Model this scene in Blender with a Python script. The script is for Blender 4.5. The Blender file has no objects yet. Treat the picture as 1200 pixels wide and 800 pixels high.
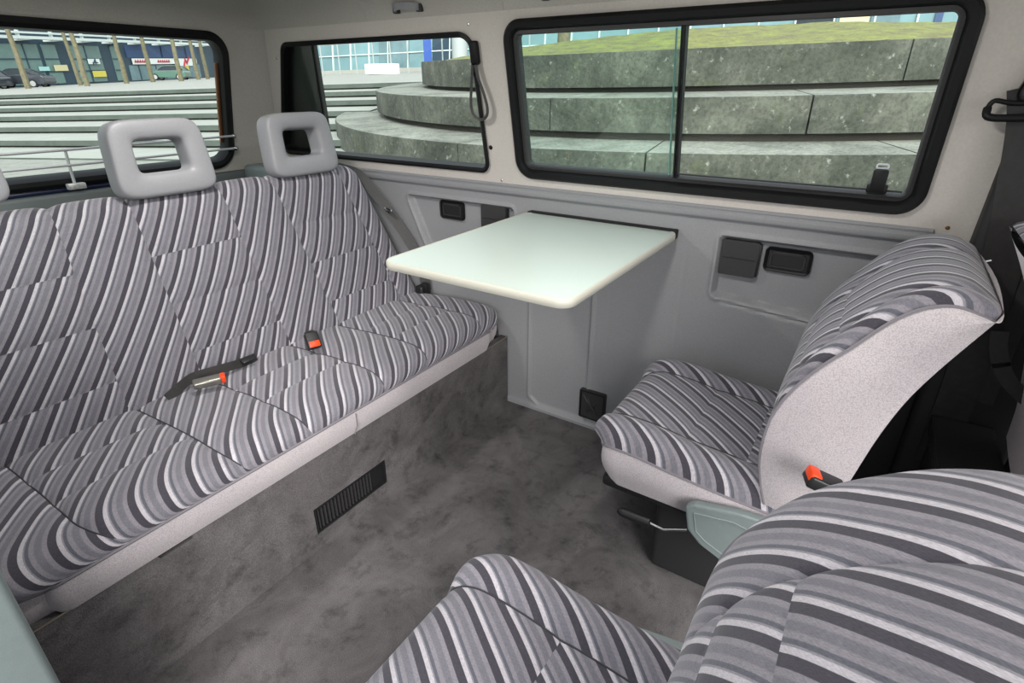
import bpy, bmesh, math, random
import numpy as np
from mathutils import Vector, Matrix
from mathutils.geometry import tessellate_polygon
random.seed(3)
COL = bpy.context.scene.collection
PI = math.pi

# ---------------------------------------------------------------- camera geometry
FPX = 645.0; PITCH = math.atan(300/645.0); YAW = math.radians(33.2); CAMH = 1.2
Fv = Vector((math.cos(YAW)*math.cos(PITCH), math.sin(YAW)*math.cos(PITCH), -math.sin(PITCH)))
Rv = Vector((math.sin(YAW), -math.cos(YAW), 0))
Uv = Rv.cross(Fv)
CAM = Vector((0, 0, CAMH))
def ray(x, y): return Rv*(x-600)+Uv*(400-y)+Fv*FPX
def onx(x, y, X): d = ray(x, y); return CAM+d*(X/d.x)
def ony(x, y, Y): d = ray(x, y); return CAM+d*(Y/d.y)
def onz(x, y, Z): d = ray(x, y); return CAM+d*((Z-CAMH)/d.z)

# ---------------------------------------------------------------- materials
def srgb(r, g=None, b=None):
    if g is None: g = b = r
    f = lambda c: ((c/255+0.055)/1.055)**2.4 if c/255 > 0.04045 else c/255/12.92
    return (f(r), f(g), f(b), 1)
def newmat(name):
    m = bpy.data.materials.new(name); m.use_nodes = True
    nt = m.node_tree; p = nt.nodes['Principled BSDF']
    return m, nt, p
def N(nt, t, **kw):
    n = nt.nodes.new(t)
    for k, v in kw.items(): setattr(n, k, v)
    return n
def setin(n, **kw):
    for k, v in kw.items(): n.inputs[k.replace('_', ' ')].default_value = v
def mix(nt, a, b, fac, mode='MIX'):
    m = N(nt, 'ShaderNodeMix', data_type='RGBA', blend_type=mode)
    for sock, v in ((m.inputs[0], fac), (m.inputs[6], a), (m.inputs[7], b)):
        if hasattr(v, 'is_output'): nt.links.new(v, sock)
        else: sock.default_value = v
    return m.outputs[2]
def ramp(nt, fac, stops, interp='LINEAR'):
    r = N(nt, 'ShaderNodeValToRGB'); r.color_ramp.interpolation = interp
    el = r.color_ramp.elements
    while len(el) > 1: el.remove(el[-1])
    el[0].position = stops[0][0]; el[0].color = stops[0][1]
    for p, c in stops[1:]:
        e = el.new(p); e.color = c
    nt.links.new(fac, r.inputs[0]); return r.outputs[0]
def noise(nt, scale, detail=3, rough=.5, vec=None, dist=0):
    n = N(nt, 'ShaderNodeTexNoise'); setin(n, Scale=scale, Detail=detail, Roughness=rough, Distortion=dist)
    if vec is None:
        tc = N(nt, 'ShaderNodeTexCoord'); vec = tc.outputs['Object']
    nt.links.new(vec, n.inputs['Vector']); return n.outputs['Fac']
def bump(nt, p, h, strength, dist=.002):
    b = N(nt, 'ShaderNodeBump'); setin(b, Strength=strength, Distance=dist)
    nt.links.new(h, b.inputs['Height']); nt.links.new(b.outputs[0], p.inputs['Normal'])
def mat(name, col, rough=.5, metal=0, var=0, vscale=20, bscale=0, bstr=.2, spec=.5, coat=0, bdist=.002):
    m, nt, p = newmat(name)
    setin(p, Roughness=rough, Metallic=metal); p.inputs['Specular IOR Level'].default_value = spec
    p.inputs['Coat Weight'].default_value = coat
    if var:
        f = noise(nt, vscale, 4, .6)
        lo = tuple(c*(1-var) for c in col[:3])+(1,); hi = tuple(min(1, c*(1+var)) for c in col[:3])+(1,)
        c = ramp(nt, f, [(.3, lo), (.7, hi)]); nt.links.new(c, p.inputs['Base Color'])
    else: p.inputs['Base Color'].default_value = col
    if bscale: bump(nt, p, noise(nt, bscale, 2), bstr, bdist)
    return m

def stripe_material():
    m, nt, p = newmat('striped_fabric'); setin(p, Roughness=.9); p.inputs['Specular IOR Level'].default_value = .15
    p.inputs['Sheen Weight'].default_value = .25; p.inputs['Sheen Roughness'].default_value = .5
    uv = N(nt, 'ShaderNodeUVMap'); sx = N(nt, 'ShaderNodeSeparateXYZ'); nt.links.new(uv.outputs[0], sx.inputs[0])
    a = N(nt, 'ShaderNodeMath', operation='DIVIDE'); nt.links.new(sx.outputs[0], a.inputs[0]); a.inputs[1].default_value = .060
    fr = N(nt, 'ShaderNodeMath', operation='FRACT'); nt.links.new(a.outputs[0], fr.inputs[0])
    li, md, sl, wd, m2, dk = srgb(204, 199, 206), srgb(150, 147, 155), srgb(102, 103, 114), srgb(148, 144, 152), srgb(126, 124, 133), srgb(75, 72, 81)
    c = ramp(nt, fr.outputs[0], [(0, dk), (.012, li), (.13, li), (.145, md), (.175, md), (.19, sl), (.275, sl), (.29, wd), (.40, wd), (.44, m2), (.60, m2), (.64, wd), (.755, wd), (.77, dk), (1, dk)])
    # woven texture: fine twill ribs along the stripe plus speckle
    mp = N(nt, 'ShaderNodeMapping'); mp.inputs['Scale'].default_value = (1, .25, 1); nt.links.new(uv.outputs[0], mp.inputs[0])
    n1 = noise(nt, 900, 2, .6, mp.outputs[0]); n2 = noise(nt, 40, 3, .6, uv.outputs[0])
    w = N(nt, 'ShaderNodeTexWave', wave_type='BANDS', bands_direction='DIAGONAL'); setin(w, Scale=130, Distortion=1, Detail=1); nt.links.new(uv.outputs[0], w.inputs[0])
    g1 = ramp(nt, n1, [(.3, (.66,)*3+(1,)), (.7, (1.0,)*3+(1,))]); g2 = ramp(nt, n2, [(.3, (.88,)*3+(1,)), (.7, (1,)*3+(1,))])
    g3 = ramp(nt, w.outputs[1], [(0, (.94,)*3+(1,)), (1, (1,)*3+(1,))])
    c = mix(nt, c, g1, 1.0, 'MULTIPLY'); c = mix(nt, c, g2, 1.0, 'MULTIPLY'); c = mix(nt, c, g3, 1.0, 'MULTIPLY')
    nt.links.new(c, p.inputs['Base Color']); bump(nt, p, n1, .35, .001)
    return m
def plain_fabric():
    m, nt, p = newmat('plain_knit_fabric'); setin(p, Roughness=.95); p.inputs['Specular IOR Level'].default_value = .1
    p.inputs['Sheen Weight'].default_value = .3
    tc = N(nt, 'ShaderNodeTexCoord')
    v = N(nt, 'ShaderNodeTexVoronoi'); setin(v, Scale=430); nt.links.new(tc.outputs['Object'], v.inputs['Vector'])
    c1 = ramp(nt, v.outputs['Distance'], [(.1, srgb(202, 194, 196)), (.75, srgb(172, 165, 168))])
    c2 = ramp(nt, noise(nt, 7, 3), [(.3, (.9, .9, .92, 1)), (.7, (1, 1, 1, 1))])
    nt.links.new(mix(nt, c1, c2, 1.0, 'MULTIPLY'), p.inputs['Base Color']); bump(nt, p, v.outputs['Distance'], .3, .001)
    return m
def carpet_material():
    m, nt, p = newmat('grey_carpet'); setin(p, Roughness=1); p.inputs['Specular IOR Level'].default_value = .05
    big = noise(nt, 5, 6, .68, dist=.6); fine = noise(nt, 420, 2, .7); mid = noise(nt, 13, 6, .72, dist=.25)
    c = ramp(nt, big, [(.32, srgb(98, 94, 95)), (.5, srgb(116, 112, 113)), (.68, srgb(132, 128, 129))])
    c = mix(nt, c, ramp(nt, mid, [(.32, (.58,)*3+(1,)), (.48, (1,)*3+(1,)), (.72, (1.06,)*3+(1,))]), 1, 'MULTIPLY')
    c = mix(nt, c, ramp(nt, fine, [(.3, (.55,)*3+(1,)), (.7, (1,)*3+(1,))]), 1, 'MULTIPLY')
    nt.links.new(c, p.inputs['Base Color']); bump(nt, p, fine, .8, .003); return m
def concrete_material(name, a, b, c3, moss=0.0):
    m, nt, p = newmat(name); setin(p, Roughness=.95)
    n1 = noise(nt, 1.1, 8, .72, dist=.5); n2 = noise(nt, 22, 4, .7)
    c = ramp(nt, n1, [(.32, a), (.5, b), (.68, c3)])
    c = mix(nt, c, ramp(nt, n2, [(.36, (.55,)*3+(1,)), (.55, (1,)*3+(1,))]), .8, 'MULTIPLY')
    sp = noise(nt, 11, 5, .65)
    c = mix(nt, c, srgb(182, 186, 176), ramp(nt, sp, [(.62, (0,)*3+(1,)), (.72, (.5,)*3+(1,))]))
    if moss: c = mix(nt, c, srgb(104, 112, 40), ramp(nt, noise(nt, 2.2, 5, .7), [(.60, (0,)*3+(1,)), (.7, (moss,)*3+(1,))]))
    nt.links.new(c, p.inputs['Base Color']); bump(nt, p, n2, .5, .02); return m
def grass_material():
    m, nt, p = newmat('mossy_grass'); setin(p, Roughness=1)
    c = ramp(nt, noise(nt, 3.5, 8, .75), [(.38, srgb(124, 116, 88)), (.5, srgb(140, 142, 84)), (.62, srgb(158, 163, 84))])
    c = mix(nt, c, ramp(nt, noise(nt, 30, 3, .7), [(.3, (.6,)*3+(1,)), (.65, (1,)*3+(1,))]), 1, 'MULTIPLY')
    nt.links.new(c, p.inputs['Base Color']); return m
def glass_material(name, tint, refl=.05):
    m = bpy.data.materials.new(name); m.use_nodes = True; nt = m.node_tree; nt.nodes.clear()
    o = N(nt, 'ShaderNodeOutputMaterial'); t = N(nt, 'ShaderNodeBsdfTransparent'); t.inputs[0].default_value = tint
    g = N(nt, 'ShaderNodeBsdfGlossy'); g.inputs['Roughness'].default_value = .02
    mx = N(nt, 'ShaderNodeMixShader'); mx.inputs[0].default_value = refl
    nt.links.new(t.outputs[0], mx.inputs[1]); nt.links.new(g.outputs[0], mx.inputs[2]); nt.links.new(mx.outputs[0], o.inputs[0]); return m

M = dict(
 stripe=stripe_material(), plain=plain_fabric(), carpet=carpet_material(),
 paint=mat('off_white_vinyl', srgb(206, 200, 193), .6, var=.05, vscale=160, bscale=420, bstr=.25),
 liner=mat('grey_headliner', srgb(188, 184, 177), .9, var=.08, vscale=230, bscale=500, bstr=.3),
 panel=mat('grey_moulded_plastic', srgb(146, 147, 150), .48, var=.07, vscale=260, bscale=380, bstr=.35, spec=.4),
 tealgrey=mat('grey_green_plastic', srgb(118, 129, 129), .45, var=.04, vscale=60, bscale=500, bstr=.15),
 head=mat('headrest_foam_plastic', srgb(146, 146, 150), .42, var=.03, vscale=150, bscale=500, bstr=.12),
 black=mat('black_plastic', srgb(28, 28, 30), .42, bscale=300, bstr=.15),
 black2=mat('charcoal_grained_plastic', srgb(52, 51, 52), .5, var=.1, vscale=200, bscale=300, bstr=.3),
 rubber=mat('black_rubber', srgb(17, 17, 19), .5, spec=.3),
 web=mat('belt_webbing', srgb(66, 66, 66), .6, var=.2, vscale=300, bscale=500),
 webblk=mat('dark_belt_webbing', srgb(40, 38, 38), .55, var=.25, vscale=60),
 dark=mat('dark_cab_plastic', srgb(36, 36, 38), .6),
 chrome=mat('chromed_steel', srgb(200, 202, 204), .2, metal=1),
 orange=mat('orange_release_plastic', srgb(236, 70, 22), .35),
 laminate=mat('pale_table_laminate', srgb(190, 202, 195), .34, var=.03, vscale=300, bscale=350, bstr=.08, spec=.5),
 edge=mat('cream_table_edge', srgb(196, 194, 182), .4),
 piping=mat('dark_piping', srgb(48, 47, 52), .7), gpiping=mat('grey_piping', srgb(120, 116, 122), .8),
 glass=glass_material('window_glass', (.86, .95, .91, 1), .035),
 glass2=glass_material('window_glass_clear', (.95, .985, .965, 1), .02),
 gedge=mat('glass_edge_green', srgb(120, 170, 160), .15),
 blue=mat('dark_blue_paint', srgb(20, 28, 56), .3), brown=mat('brown_sealant_strip', srgb(112, 72, 36), .5),
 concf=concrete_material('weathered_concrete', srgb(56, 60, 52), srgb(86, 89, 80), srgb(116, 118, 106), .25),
 conct=concrete_material('pale_concrete_top', srgb(112, 114, 104), srgb(150, 152, 142), srgb(172, 173, 163), .15),  # top faces coloured paler than the block fronts
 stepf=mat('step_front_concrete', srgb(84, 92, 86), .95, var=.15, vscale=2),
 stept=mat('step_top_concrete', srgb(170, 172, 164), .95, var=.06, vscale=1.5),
 recess=mat('shadow_gap_concrete', srgb(58, 56, 50), 1),  # dark tone paints the shadow in the gaps under blocks and steps
 plaza=mat('pale_plaza_paving', srgb(168, 167, 160), .95, var=.04, vscale=.5),
 ground=mat('grey_cobble_ground', srgb(150, 150, 142), .95, var=.15, vscale=4),
 grass=grass_material(),
 frameT=mat('dark_teal_frame', srgb(44, 66, 82), .5), navy=mat('navy_facade_panel', srgb(46, 74, 116), .5),
 pane=mat('pale_green_glass', srgb(108, 134, 130), .25, var=.12, vscale=.6), pane2=mat('shop_glass', srgb(106, 132, 138), .25, var=.2, vscale=.8),
 cyan=mat('cyan_glass', srgb(118, 150, 156), .2, var=.18, vscale=.25), mull=mat('pale_mullion', srgb(208, 216, 214), .5),
 white=mat('white_sign_board', srgb(228, 232, 230), .6), yellow=mat('yellow_poster', srgb(214, 198, 84), .6), cream=mat('cream_poster', srgb(214, 204, 160), .6),
 red=mat('red_lettering', srgb(170, 40, 60), .6), bark=mat('tan_bark', srgb(116, 110, 88), .9, var=.25, vscale=6),
 carg=mat('dark_grey_car_paint', srgb(54, 58, 66), .25, coat=.5), carn=mat('green_car_paint', srgb(86, 120, 106), .3, coat=.5), cargl=mat('dark_car_glass', srgb(40, 48, 54), .15),
 tyre=mat('tyre_rubber', srgb(24, 24, 24), .8), rim=mat('alloy_rim', srgb(190, 192, 194), .35, metal=.6), blueban=mat('blue_banner', srgb(40, 80, 160), .6), rail=mat('satin_steel', srgb(196, 198, 200), .4, metal=.35), grey=mat('grey_post_paint', srgb(170, 176, 176), .5),
)

# ---------------------------------------------------------------- object helpers
def link(name, me, m=None, parent=None, smooth=True):
    o = bpy.data.objects.new(name, me); COL.objects.link(o)
    if m is not None and not me.materials:
        for mm in (m if isinstance(m, (list, tuple)) else [m]): me.materials.append(mm)
    if parent: o.parent = parent
    if smooth:
        me.polygons.foreach_set('use_smooth', [True]*len(me.polygons))
        try: me.set_sharp_from_angle(angle=math.radians(38))
        except Exception: pass
    return o
def raw(name, vs, fs, m, parent=None, smooth=True, mi=None):
    me = bpy.data.meshes.new(name); me.from_pydata([tuple(v) for v in vs], [], fs)
    if mi: 
        for q in (m if isinstance(m, (list, tuple)) else [m]): me.materials.append(q)
        me.polygons.foreach_set('material_index', mi)
    me.update(); bm = bmesh.new(); bm.from_mesh(me); bmesh.ops.recalc_face_normals(bm, faces=bm.faces); bm.to_mesh(me); bm.free()
    return link(name, me, m, parent, smooth)
def done(name, bm, m, parent=None, smooth=True):
    bmesh.ops.recalc_face_normals(bm, faces=bm.faces)
    me = bpy.data.meshes.new(name); bm.to_mesh(me); bm.free(); return link(name, me, m, parent, smooth)
def box(bm, x0, x1, y0, y1, z0, z1, bev=0, seg=2, mtx=None):
    b2 = bmesh.new(); bmesh.ops.create_cube(b2, size=1)
    for v in b2.verts: v.co = Vector((x0+(v.co.x+.5)*(x1-x0), y0+(v.co.y+.5)*(y1-y0), z0+(v.co.z+.5)*(z1-z0)))
    if bev: bmesh.ops.bevel(b2, geom=b2.edges[:], offset=bev, segments=seg, profile=.5, affect='EDGES')
    if mtx is not None: bmesh.ops.transform(b2, matrix=mtx, verts=b2.verts[:])
    tmp = bpy.data.meshes.new('t'); b2.to_mesh(tmp); b2.free(); bm.from_mesh(tmp); bpy.data.meshes.remove(tmp)
def tube(bm, pts, r, n=8, cap=True, flat=None):
    pts = [Vector(p) for p in pts]; rings = []; up = None
    for i, p in enumerate(pts):
        t = (pts[min(i+1, len(pts)-1)]-pts[max(i-1, 0)]).normalized()
        if up is None: up = Vector((0, 0, 1)) if abs(t.z) < .9 else Vector((1, 0, 0))
        a = t.cross(up).normalized(); b = a.cross(t).normalized(); up = b
        rr = r[i] if isinstance(r, (list, tuple)) else r
        rings.append([bm.verts.new(p+(a*math.cos(2*PI*k/n)+b*math.sin(2*PI*k/n))*rr) for k in range(n)])
    for i in range(len(rings)-1):
        for k in range(n): bm.faces.new((rings[i][k], rings[i][(k+1) % n], rings[i+1][(k+1) % n], rings[i+1][k]))
    if cap: bm.faces.new(rings[0]); bm.faces.new(rings[-1][::-1])
def ribbon(bm, pts, sides, w, th):
    # flat strap: pts centre line, sides = width direction per point
    rings = []
    for i, p in enumerate(pts):
        p = Vector(p); t = (Vector(pts[min(i+1, len(pts)-1)])-Vector(pts[max(i-1, 0)])).normalized()
        s = Vector(sides[i] if isinstance(sides, list) else sides); s = (s-t*s.dot(t)).normalized(); n = t.cross(s).normalized()
        rings.append([bm.verts.new(p+s*(a*w/2)+n*(b*th/2)) for a, b in ((-1, -1), (1, -1), (1, 1), (-1, 1))])
    for i in range(len(rings)-1):
        for k in range(4): bm.faces.new((rings[i][k], rings[i][(k+1) % 4], rings[i+1][(k+1) % 4], rings[i+1][k]))
    bm.faces.new(rings[0]); bm.faces.new(rings[-1][::-1])
def smoothpts(P, n):
    P = [Vector(p) for p in P]; out = []
    for i in range(len(P)-1):
        p0, p1, p2, p3 = P[max(i-1, 0)], P[i], P[i+1], P[min(i+2, len(P)-1)]
        for k in range(n):
            t = k/n; out.append(.5*((2*p1)+(p2-p0)*t+(2*p0-5*p1+4*p2-p3)*t*t+(3*p1-p0-3*p2+p3)*t**3))
    out.append(P[-1]); return out
def resample(P, step):
    P = [Vector(p) for p in P]; L = [0]
    for a, b in zip(P, P[1:]): L.append(L[-1]+(b-a).length)
    n = max(2, int(round(L[-1]/step))); out = []; j = 0
    for i in range(n+1):
        s = L[-1]*i/n
        while j < len(P)-2 and L[j+1] < s: j += 1
        t = (s-L[j])/max(1e-9, L[j+1]-L[j]); out.append(P[j].lerp(P[j+1], min(1, max(0, t))))
    return out, L[-1]
def rrect(x0, x1, y0, y1, r, n=6):
    rs = r if isinstance(r, (list, tuple)) else (r,)*4; out = []
    for (cx, cy, a0, q) in ((x1-rs[0], y0+rs[0], -90, rs[0]), (x1-rs[1], y1-rs[1], 0, rs[1]), (x0+rs[2], y1-rs[2], 90, rs[2]), (x0+rs[3], y0+rs[3], 180, rs[3])):
        for k in range(n+1):
            a = math.radians(a0+90*k/n); out.append((cx+q*math.cos(a), cy+q*math.sin(a)))
    return out
def loopsweep(bm, path, fn, prof):
    # path: closed 2D CCW; prof: closed list (outward offset, depth); fn(u,v,depth)->3D
    n = len(path); rings = []
    for i in range(n):
        a = Vector(path[i-1]); b = Vector(path[i]); c = Vector(path[(i+1) % n])
        t = ((b-a).normalized()+(c-b).normalized()).normalized() if (b-a).length > 1e-7 and (c-b).length > 1e-7 else (c-a).normalized()
        nn = Vector((t.y, -t.x))
        rings.append([bm.verts.new(fn(b.x+nn.x*o, b.y+nn.y*o, d)) for o, d in prof])
    m = len(prof)
    for i in range(n):
        for k in range(m): bm.faces.new((rings[i][k], rings[i][(k+1) % m], rings[(i+1) % n][(k+1) % m], rings[(i+1) % n][k]))
def slab(name, loops, fn, d0, d1, m, parent=None, smooth=False):
    # polygon with holes between depth d0 and d1
    pts = [p for l in loops for p in l]; tris = tessellate_polygon([[Vector((p[0], p[1], 0)) for p in l] for l in loops])
    n = len(pts); vs = [fn(p[0], p[1], d0) for p in pts]+[fn(p[0], p[1], d1) for p in pts]; fs = [tuple(t) for t in tris]+[tuple(i+n for i in t[::-1]) for t in tris]
    k = 0
    for l in loops:
        for i in range(len(l)): j = (i+1) % len(l); fs.append((k+i, k+j, k+j+n, k+i+n))
        k += len(l)
    return raw(name, vs, fs, m, parent, smooth)
def pane(name, loop, fn, d, th, m, parent=None): return slab(name, [loop], fn, d, d+th, m, parent)
def empty(name, loc=(0, 0, 0), rz=0):
    o = bpy.data.objects.new(name, None); COL.objects.link(o); o.location = loc; o.rotation_euler = (0, 0, rz); o.empty_display_size = .1; return o
def tag(o, label, cat, group=None, kind=None):
    if label: o['label'] = label
    if cat: o['category'] = cat
    if group: o['group'] = group
    if kind: o['kind'] = kind
    return o
def struct(o, label=None, cat=None): o['kind'] = 'structure'; 
def structl(o, label, cat): tag(o, label, cat, kind='structure'); return o
def copy_tree(o, parent=None):
    c = o.copy(); COL.objects.link(c)
    if parent: c.parent = parent; c.matrix_parent_inverse = o.matrix_parent_inverse.copy()
    for ch in list(o.children): copy_tree(ch, c)
    return c

# ---------------------------------------------------------------- upholstered surface
def pillow(name, prof, sgn, hw, cx, seams_x, seams_v, fn, parent, step=.006, roll=.035, puff=.010, lean=1, bolster=0, label=None, seamw=.018, xs_range=None, rolltop=0, phase=0, m=None, crown=0):
    """prof: list of (a,b) profile points; hw(v01)->half width; fn(x,a,b)->3D"""
    P, L = resample(smoothpts([(a, b, 0) for a, b in prof], 10), step); nv = len(P)-1
    W = hw(.3)*2; nu = int(round(W/step)); vs = []; S = np.zeros((nv+1, nu+1)); 
    ins = []
    for j in range(nv+1):
        p = P[j]; t = (P[min(j+1, nv)]-P[max(j-1, 0)]).normalized(); nx, ny = (-t.y*sgn, t.x*sgn)
        h = hw(j/nv); v = L*j/nv
        dv = min([abs(v-s) for s in seams_v] or [1])
        for i in range(nu+1):
            x = -h+2*h*i/nu; de = h-abs(x)
            k = (i/nu-.5)*W                         # nominal coordinate
            ds = min([abs(k+cx-s) for s in seams_x] or [1])
            inner = True
            if seams_x and (k+cx < min(seams_x) or k+cx > max(seams_x)): inner = False
            # quilt seams only cross panels flagged
            pi = sum(1 for s in seams_x if k+cx > s)
            dq = dv if (seams_v and pi in QP) else 1
            d = puff*(1-math.exp(-ds/seamw))*1.0+puff*.55*(1-math.exp(-dq/seamw))
            if bolster and abs(k) > .13: d += bolster*min(1, (abs(k)-.13)/.05)
            d *= min(1, max(0, min(de-.004, L-v)/.045))**.6
            r = roll
            if de < r: d -= r-math.sqrt(max(0, r*r-(r-de)**2))
            if crown: d += crown*(1-(2*j/nv-1)**2)
            dend = min(v, L-v)
            if rolltop and L-v < rolltop: d -= (rolltop-math.sqrt(max(0, rolltop**2-(rolltop-(L-v))**2)))
            vs.append(fn(cx+x, p.x+nx*d, p.y+ny*d))
    fs = []; 
    for j in range(nv):
        for i in range(nu): a = j*(nu+1)+i; fs.append((a, a+1, a+nu+2, a+nu+1))
    me = bpy.data.meshes.new(name); me.from_pydata([tuple(v) for v in vs], [], fs); me.materials.append(m or M['stripe'])
    uvl = me.uv_layers.new(name='UVMap'); uv = np.zeros((len(me.loops), 2)); c = 0
    rnd = random.Random(len(name)+int(cx*100))
    offs = {}
    for j in range(nv):
        vm = L*(j+.5)/nv; qv = sum(1 for s in seams_v if vm > s)
        for i in range(nu):
            k = ((i+.5)/nu-.5)*W+cx; pi = sum(1 for s in seams_x if k > s)
            key = (pi, qv if pi in QP else -1)
            if key not in offs: offs[key] = rnd.uniform(-.02, .02)
            for (ii, jj) in ((i, j), (i+1, j), (i+1, j+1), (i, j+1)):
                x = ((ii)/nu-.5)*W+cx; v = L*jj/nv
                # quilting pulls the stripes into a slight bend between seams
                b = .004*math.sin(v/L*PI*3)
                uv[c] = (x-lean*.74*v+offs[key]+phase+b, v); c += 1
    uvl.data.foreach_set('uv', uv.ravel()); me.update()
    o = link(name, me, None, parent)
    me.polygons.foreach_set('use_smooth', [True]*len(me.polygons))
    if label: o['label'] = label
    g = lambda i, j: Vector(vs[j*(nu+1)+i])
    left = [g(0, j) for j in range(nv+1)]; right = [g(nu, j) for j in range(nv+1)]; front = [g(i, nv) for i in range(nu+1)]
    def line(xw):  # points along a lengthwise seam
        i = int(round((xw-cx+W/2)/W*nu)); return [g(i, j) for j in range(nv+1)]
    return o, left, right, front, line, L
QP = set()
def skirt(name, edge, target, parent, m, bulge=.006, rows=6, outward=None):
    """surface from edge polyline to target(p,i) with a soft bulge"""
    vs = []; n = len(edge)
    for r in range(rows+1):
        t = r/rows
        for i, p in enumerate(edge):
            q = target(p, i); a = edge[max(i-1, 0)]; b = edge[min(i+1, n-1)]
            tn = (b-a).normalized(); o = outward(p, i) if outward else Vector((tn.y, -tn.x, 0))
            vs.append(p.lerp(q, t)+o*(bulge*math.sin(PI*t)))
    fs = [(r*n+i, r*n+i+1, (r+1)*n+i+1, (r+1)*n+i) for r in range(rows) for i in range(n-1)]
    return raw(name, vs, fs, m, parent)

# ================================================================= VAN SHELL
KX = .2; KY = .25
def WR(y, z, d=0): # right upper wall, d outward
    return Vector((1.66-KX*(z-.9)+d, y, z+d*.2))
def wallpt(px, py, d=0):
    r = ray(px, py); t = (1.66-d*-1-KX*(CAMH-.9))/(r.x+KX*r.z); return CAM+r*t
def WL(y, z, d=0): return Vector((-.04+KX*(z-.9)-d, y, z+d*.2))
def WB(x, z, d=0): return Vector((x, 2.40-KY*(z-.9)+d, z+d*.2))
ZT = 1.40
def rpoly(P, rs, n=6):
    out = []; m_ = len(P); rs = rs if isinstance(rs, (list, tuple)) else [rs]*m_
    for i in range(m_):
        a, b, c = Vector(P[i-1]), Vector(P[i]), Vector(P[(i+1) % m_]); u = (a-b).normalized(); w = (c-b).normalized()
        half = u.angle(w)/2; q = rs[i]/math.tan(half); c0 = b+(u+w).normalized()*(rs[i]/math.sin(half)); p0 = b+u*q-c0; p1 = b+w*q-c0
        a0 = math.atan2(p0.y, p0.x); a1 = math.atan2(p1.y, p1.x); da = (a1-a0+PI) % (2*PI)-PI
        for k in range(n+1): t = a0+da*k/n; out.append((c0.x+rs[i]*math.cos(t), c0.y+rs[i]*math.sin(t)))
    return out
def rect(a, b, c, d): return [(a, c), (b, c), (b, d), (a, d)]
# window outlines in wall coordinates
win_side = rrect(-.085, 1.045, .925, 1.368, .05, 8)
win_q = rpoly([(1.178, .925), (2.335, .925), (2.110, 1.348), (1.178, 1.348)], (.03, .03, .05, .05), 8)
pane_q = rpoly([(1.190, .935), (2.322, .935), (2.102, 1.34), (1.190, 1.34)], .03, 5)
# front corners of the quarter window: y0 side = front
win_side_l = win_side
w = slab('wall_right', [[(-.30, .84), (2.37, .84), (2.37, .93), (2.20, ZT), (-.30, ZT)], win_side[::-1], win_q[::-1]], WR, 0, .05, M['paint']); struct(w)
w = slab('wall_left', [[(.98, .84), (2.37, .84), (2.37, .93), (2.20, ZT), (.98, ZT)], win_q[::-1]], WL, 0, .05, M['paint']); struct(w)
win_rear = rrect(.21, 1.425, .895, 1.374, (.07, .07, .07, .07), 8)
w = slab('wall_back', [rect(.14, 1.48, .84, ZT), win_rear[::-1]], WB, 0, .012, M['liner']); struct(w)
# rounded rear pillars and the cove up to the ceiling
def plan(s, ins):
    """point on plan outline at parameter s, inset ins; ordered right wall -> rear -> left wall"""
    xr = 1.66-ins; xl = -.04+ins; yb = 2.40-1.25*ins
    if s < 0: return (xr, 2.20+s)          # along right wall toward front
    if s <= 1:
        a = s*PI/2; return (1.48-ins*.0+(xr-1.48)*math.cos(a)**.8 if False else 1.48+(xr-1.48)*math.cos(a), 2.20+(yb-2.20)*math.sin(a))
    return None
def pillar(name, mirror, m):
    zs = [.84, .9, .93, 1.0, 1.1, 1.2, 1.3, 1.40]; vs = []; na = 14
    for z in zs:
        ins = KX*(z-.9)
        for k in range(na+1):
            a = PI/2*k/na; y0 = 2.37-.17*max(0, (z-.93)/.47); x = 1.48+(1.66-ins-1.48)*math.cos(a); y = y0+(2.40-KY*(z-.9)-y0)*math.sin(a)
            if mirror: x = 1.62-x
            vs.append((x, y, z))
    # outer skin
    n0 = len(vs)
    for z in zs:
        for k in range(na+1):
            a = PI/2*k/na; y0 = 2.37-.17*max(0, (z-.93)/.47); x = 1.48+(1.71-KX*(z-.9)-1.48)*math.cos(a); y = y0+(2.45-KY*(z-.9)-y0)*math.sin(a)
            if mirror: x = 1.62-x
            vs.append((x, y, z))
    fs = []
    for off in (0, n0):
        for r in range(len(zs)-1):
            for k in range(na): a = off+r*(na+1)+k; fs.append((a, a+1, a+na+2, a+na+1))
    return raw(name, vs, fs, m)
struct(pillar('wall_corner_right', False, M['liner'])); struct(pillar('wall_corner_left', True, M['liner']))
# ceiling: cove + flat, one mesh
cove = [(.10, 1.40), (.112, 1.43), (.135, 1.455), (.17, 1.475), (.22, 1.488), (.30, 1.497), (.45, 1.503)]
def outline(ins):
    pts = []; xr = 1.66-ins; xl = -.04+ins; yb = 2.40-KY/KX*ins if ins <= .1 else 2.40-.125-(ins-.1)*1.15
    for y in np.linspace(-1.6, 2.20-max(0, ins-.1)*.9, 12): pts.append((xr, y))
    ys = pts[-1][1]; xs = 1.48-max(0, ins-.1)*.9
    for k in range(1, 9):
        a = PI/2*k/8; pts.append((xs+(xr-xs)*math.cos(a), ys+(yb-ys)*math.sin(a)))
    rt = list(pts); return rt+[(1.62-x, y) for x, y in rt[::-1]]
vs = []; fs = []; nn = None
for ins, z in cove:
    o_ = outline(ins); nn = len(o_); vs += [(x, y, z) for x, y in o_]
for r in range(len(cove)-1):
    for i in range(nn-1): a = r*nn+i; fs.append((a, a+1, a+nn+1, a+nn))
last = (len(cove)-1)*nn; half = nn//2
for i in range(half-1): fs.append((last+i, last+i+1, last+nn-2-i, last+nn-1-i))
n0 = len(vs); vs += [(x, y, z+.05) for (x, y, z) in vs]; fs += [tuple(i+n0 for i in f[::-1]) for f in fs]
struct(raw('ceiling', vs, fs, M['liner']))
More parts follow.
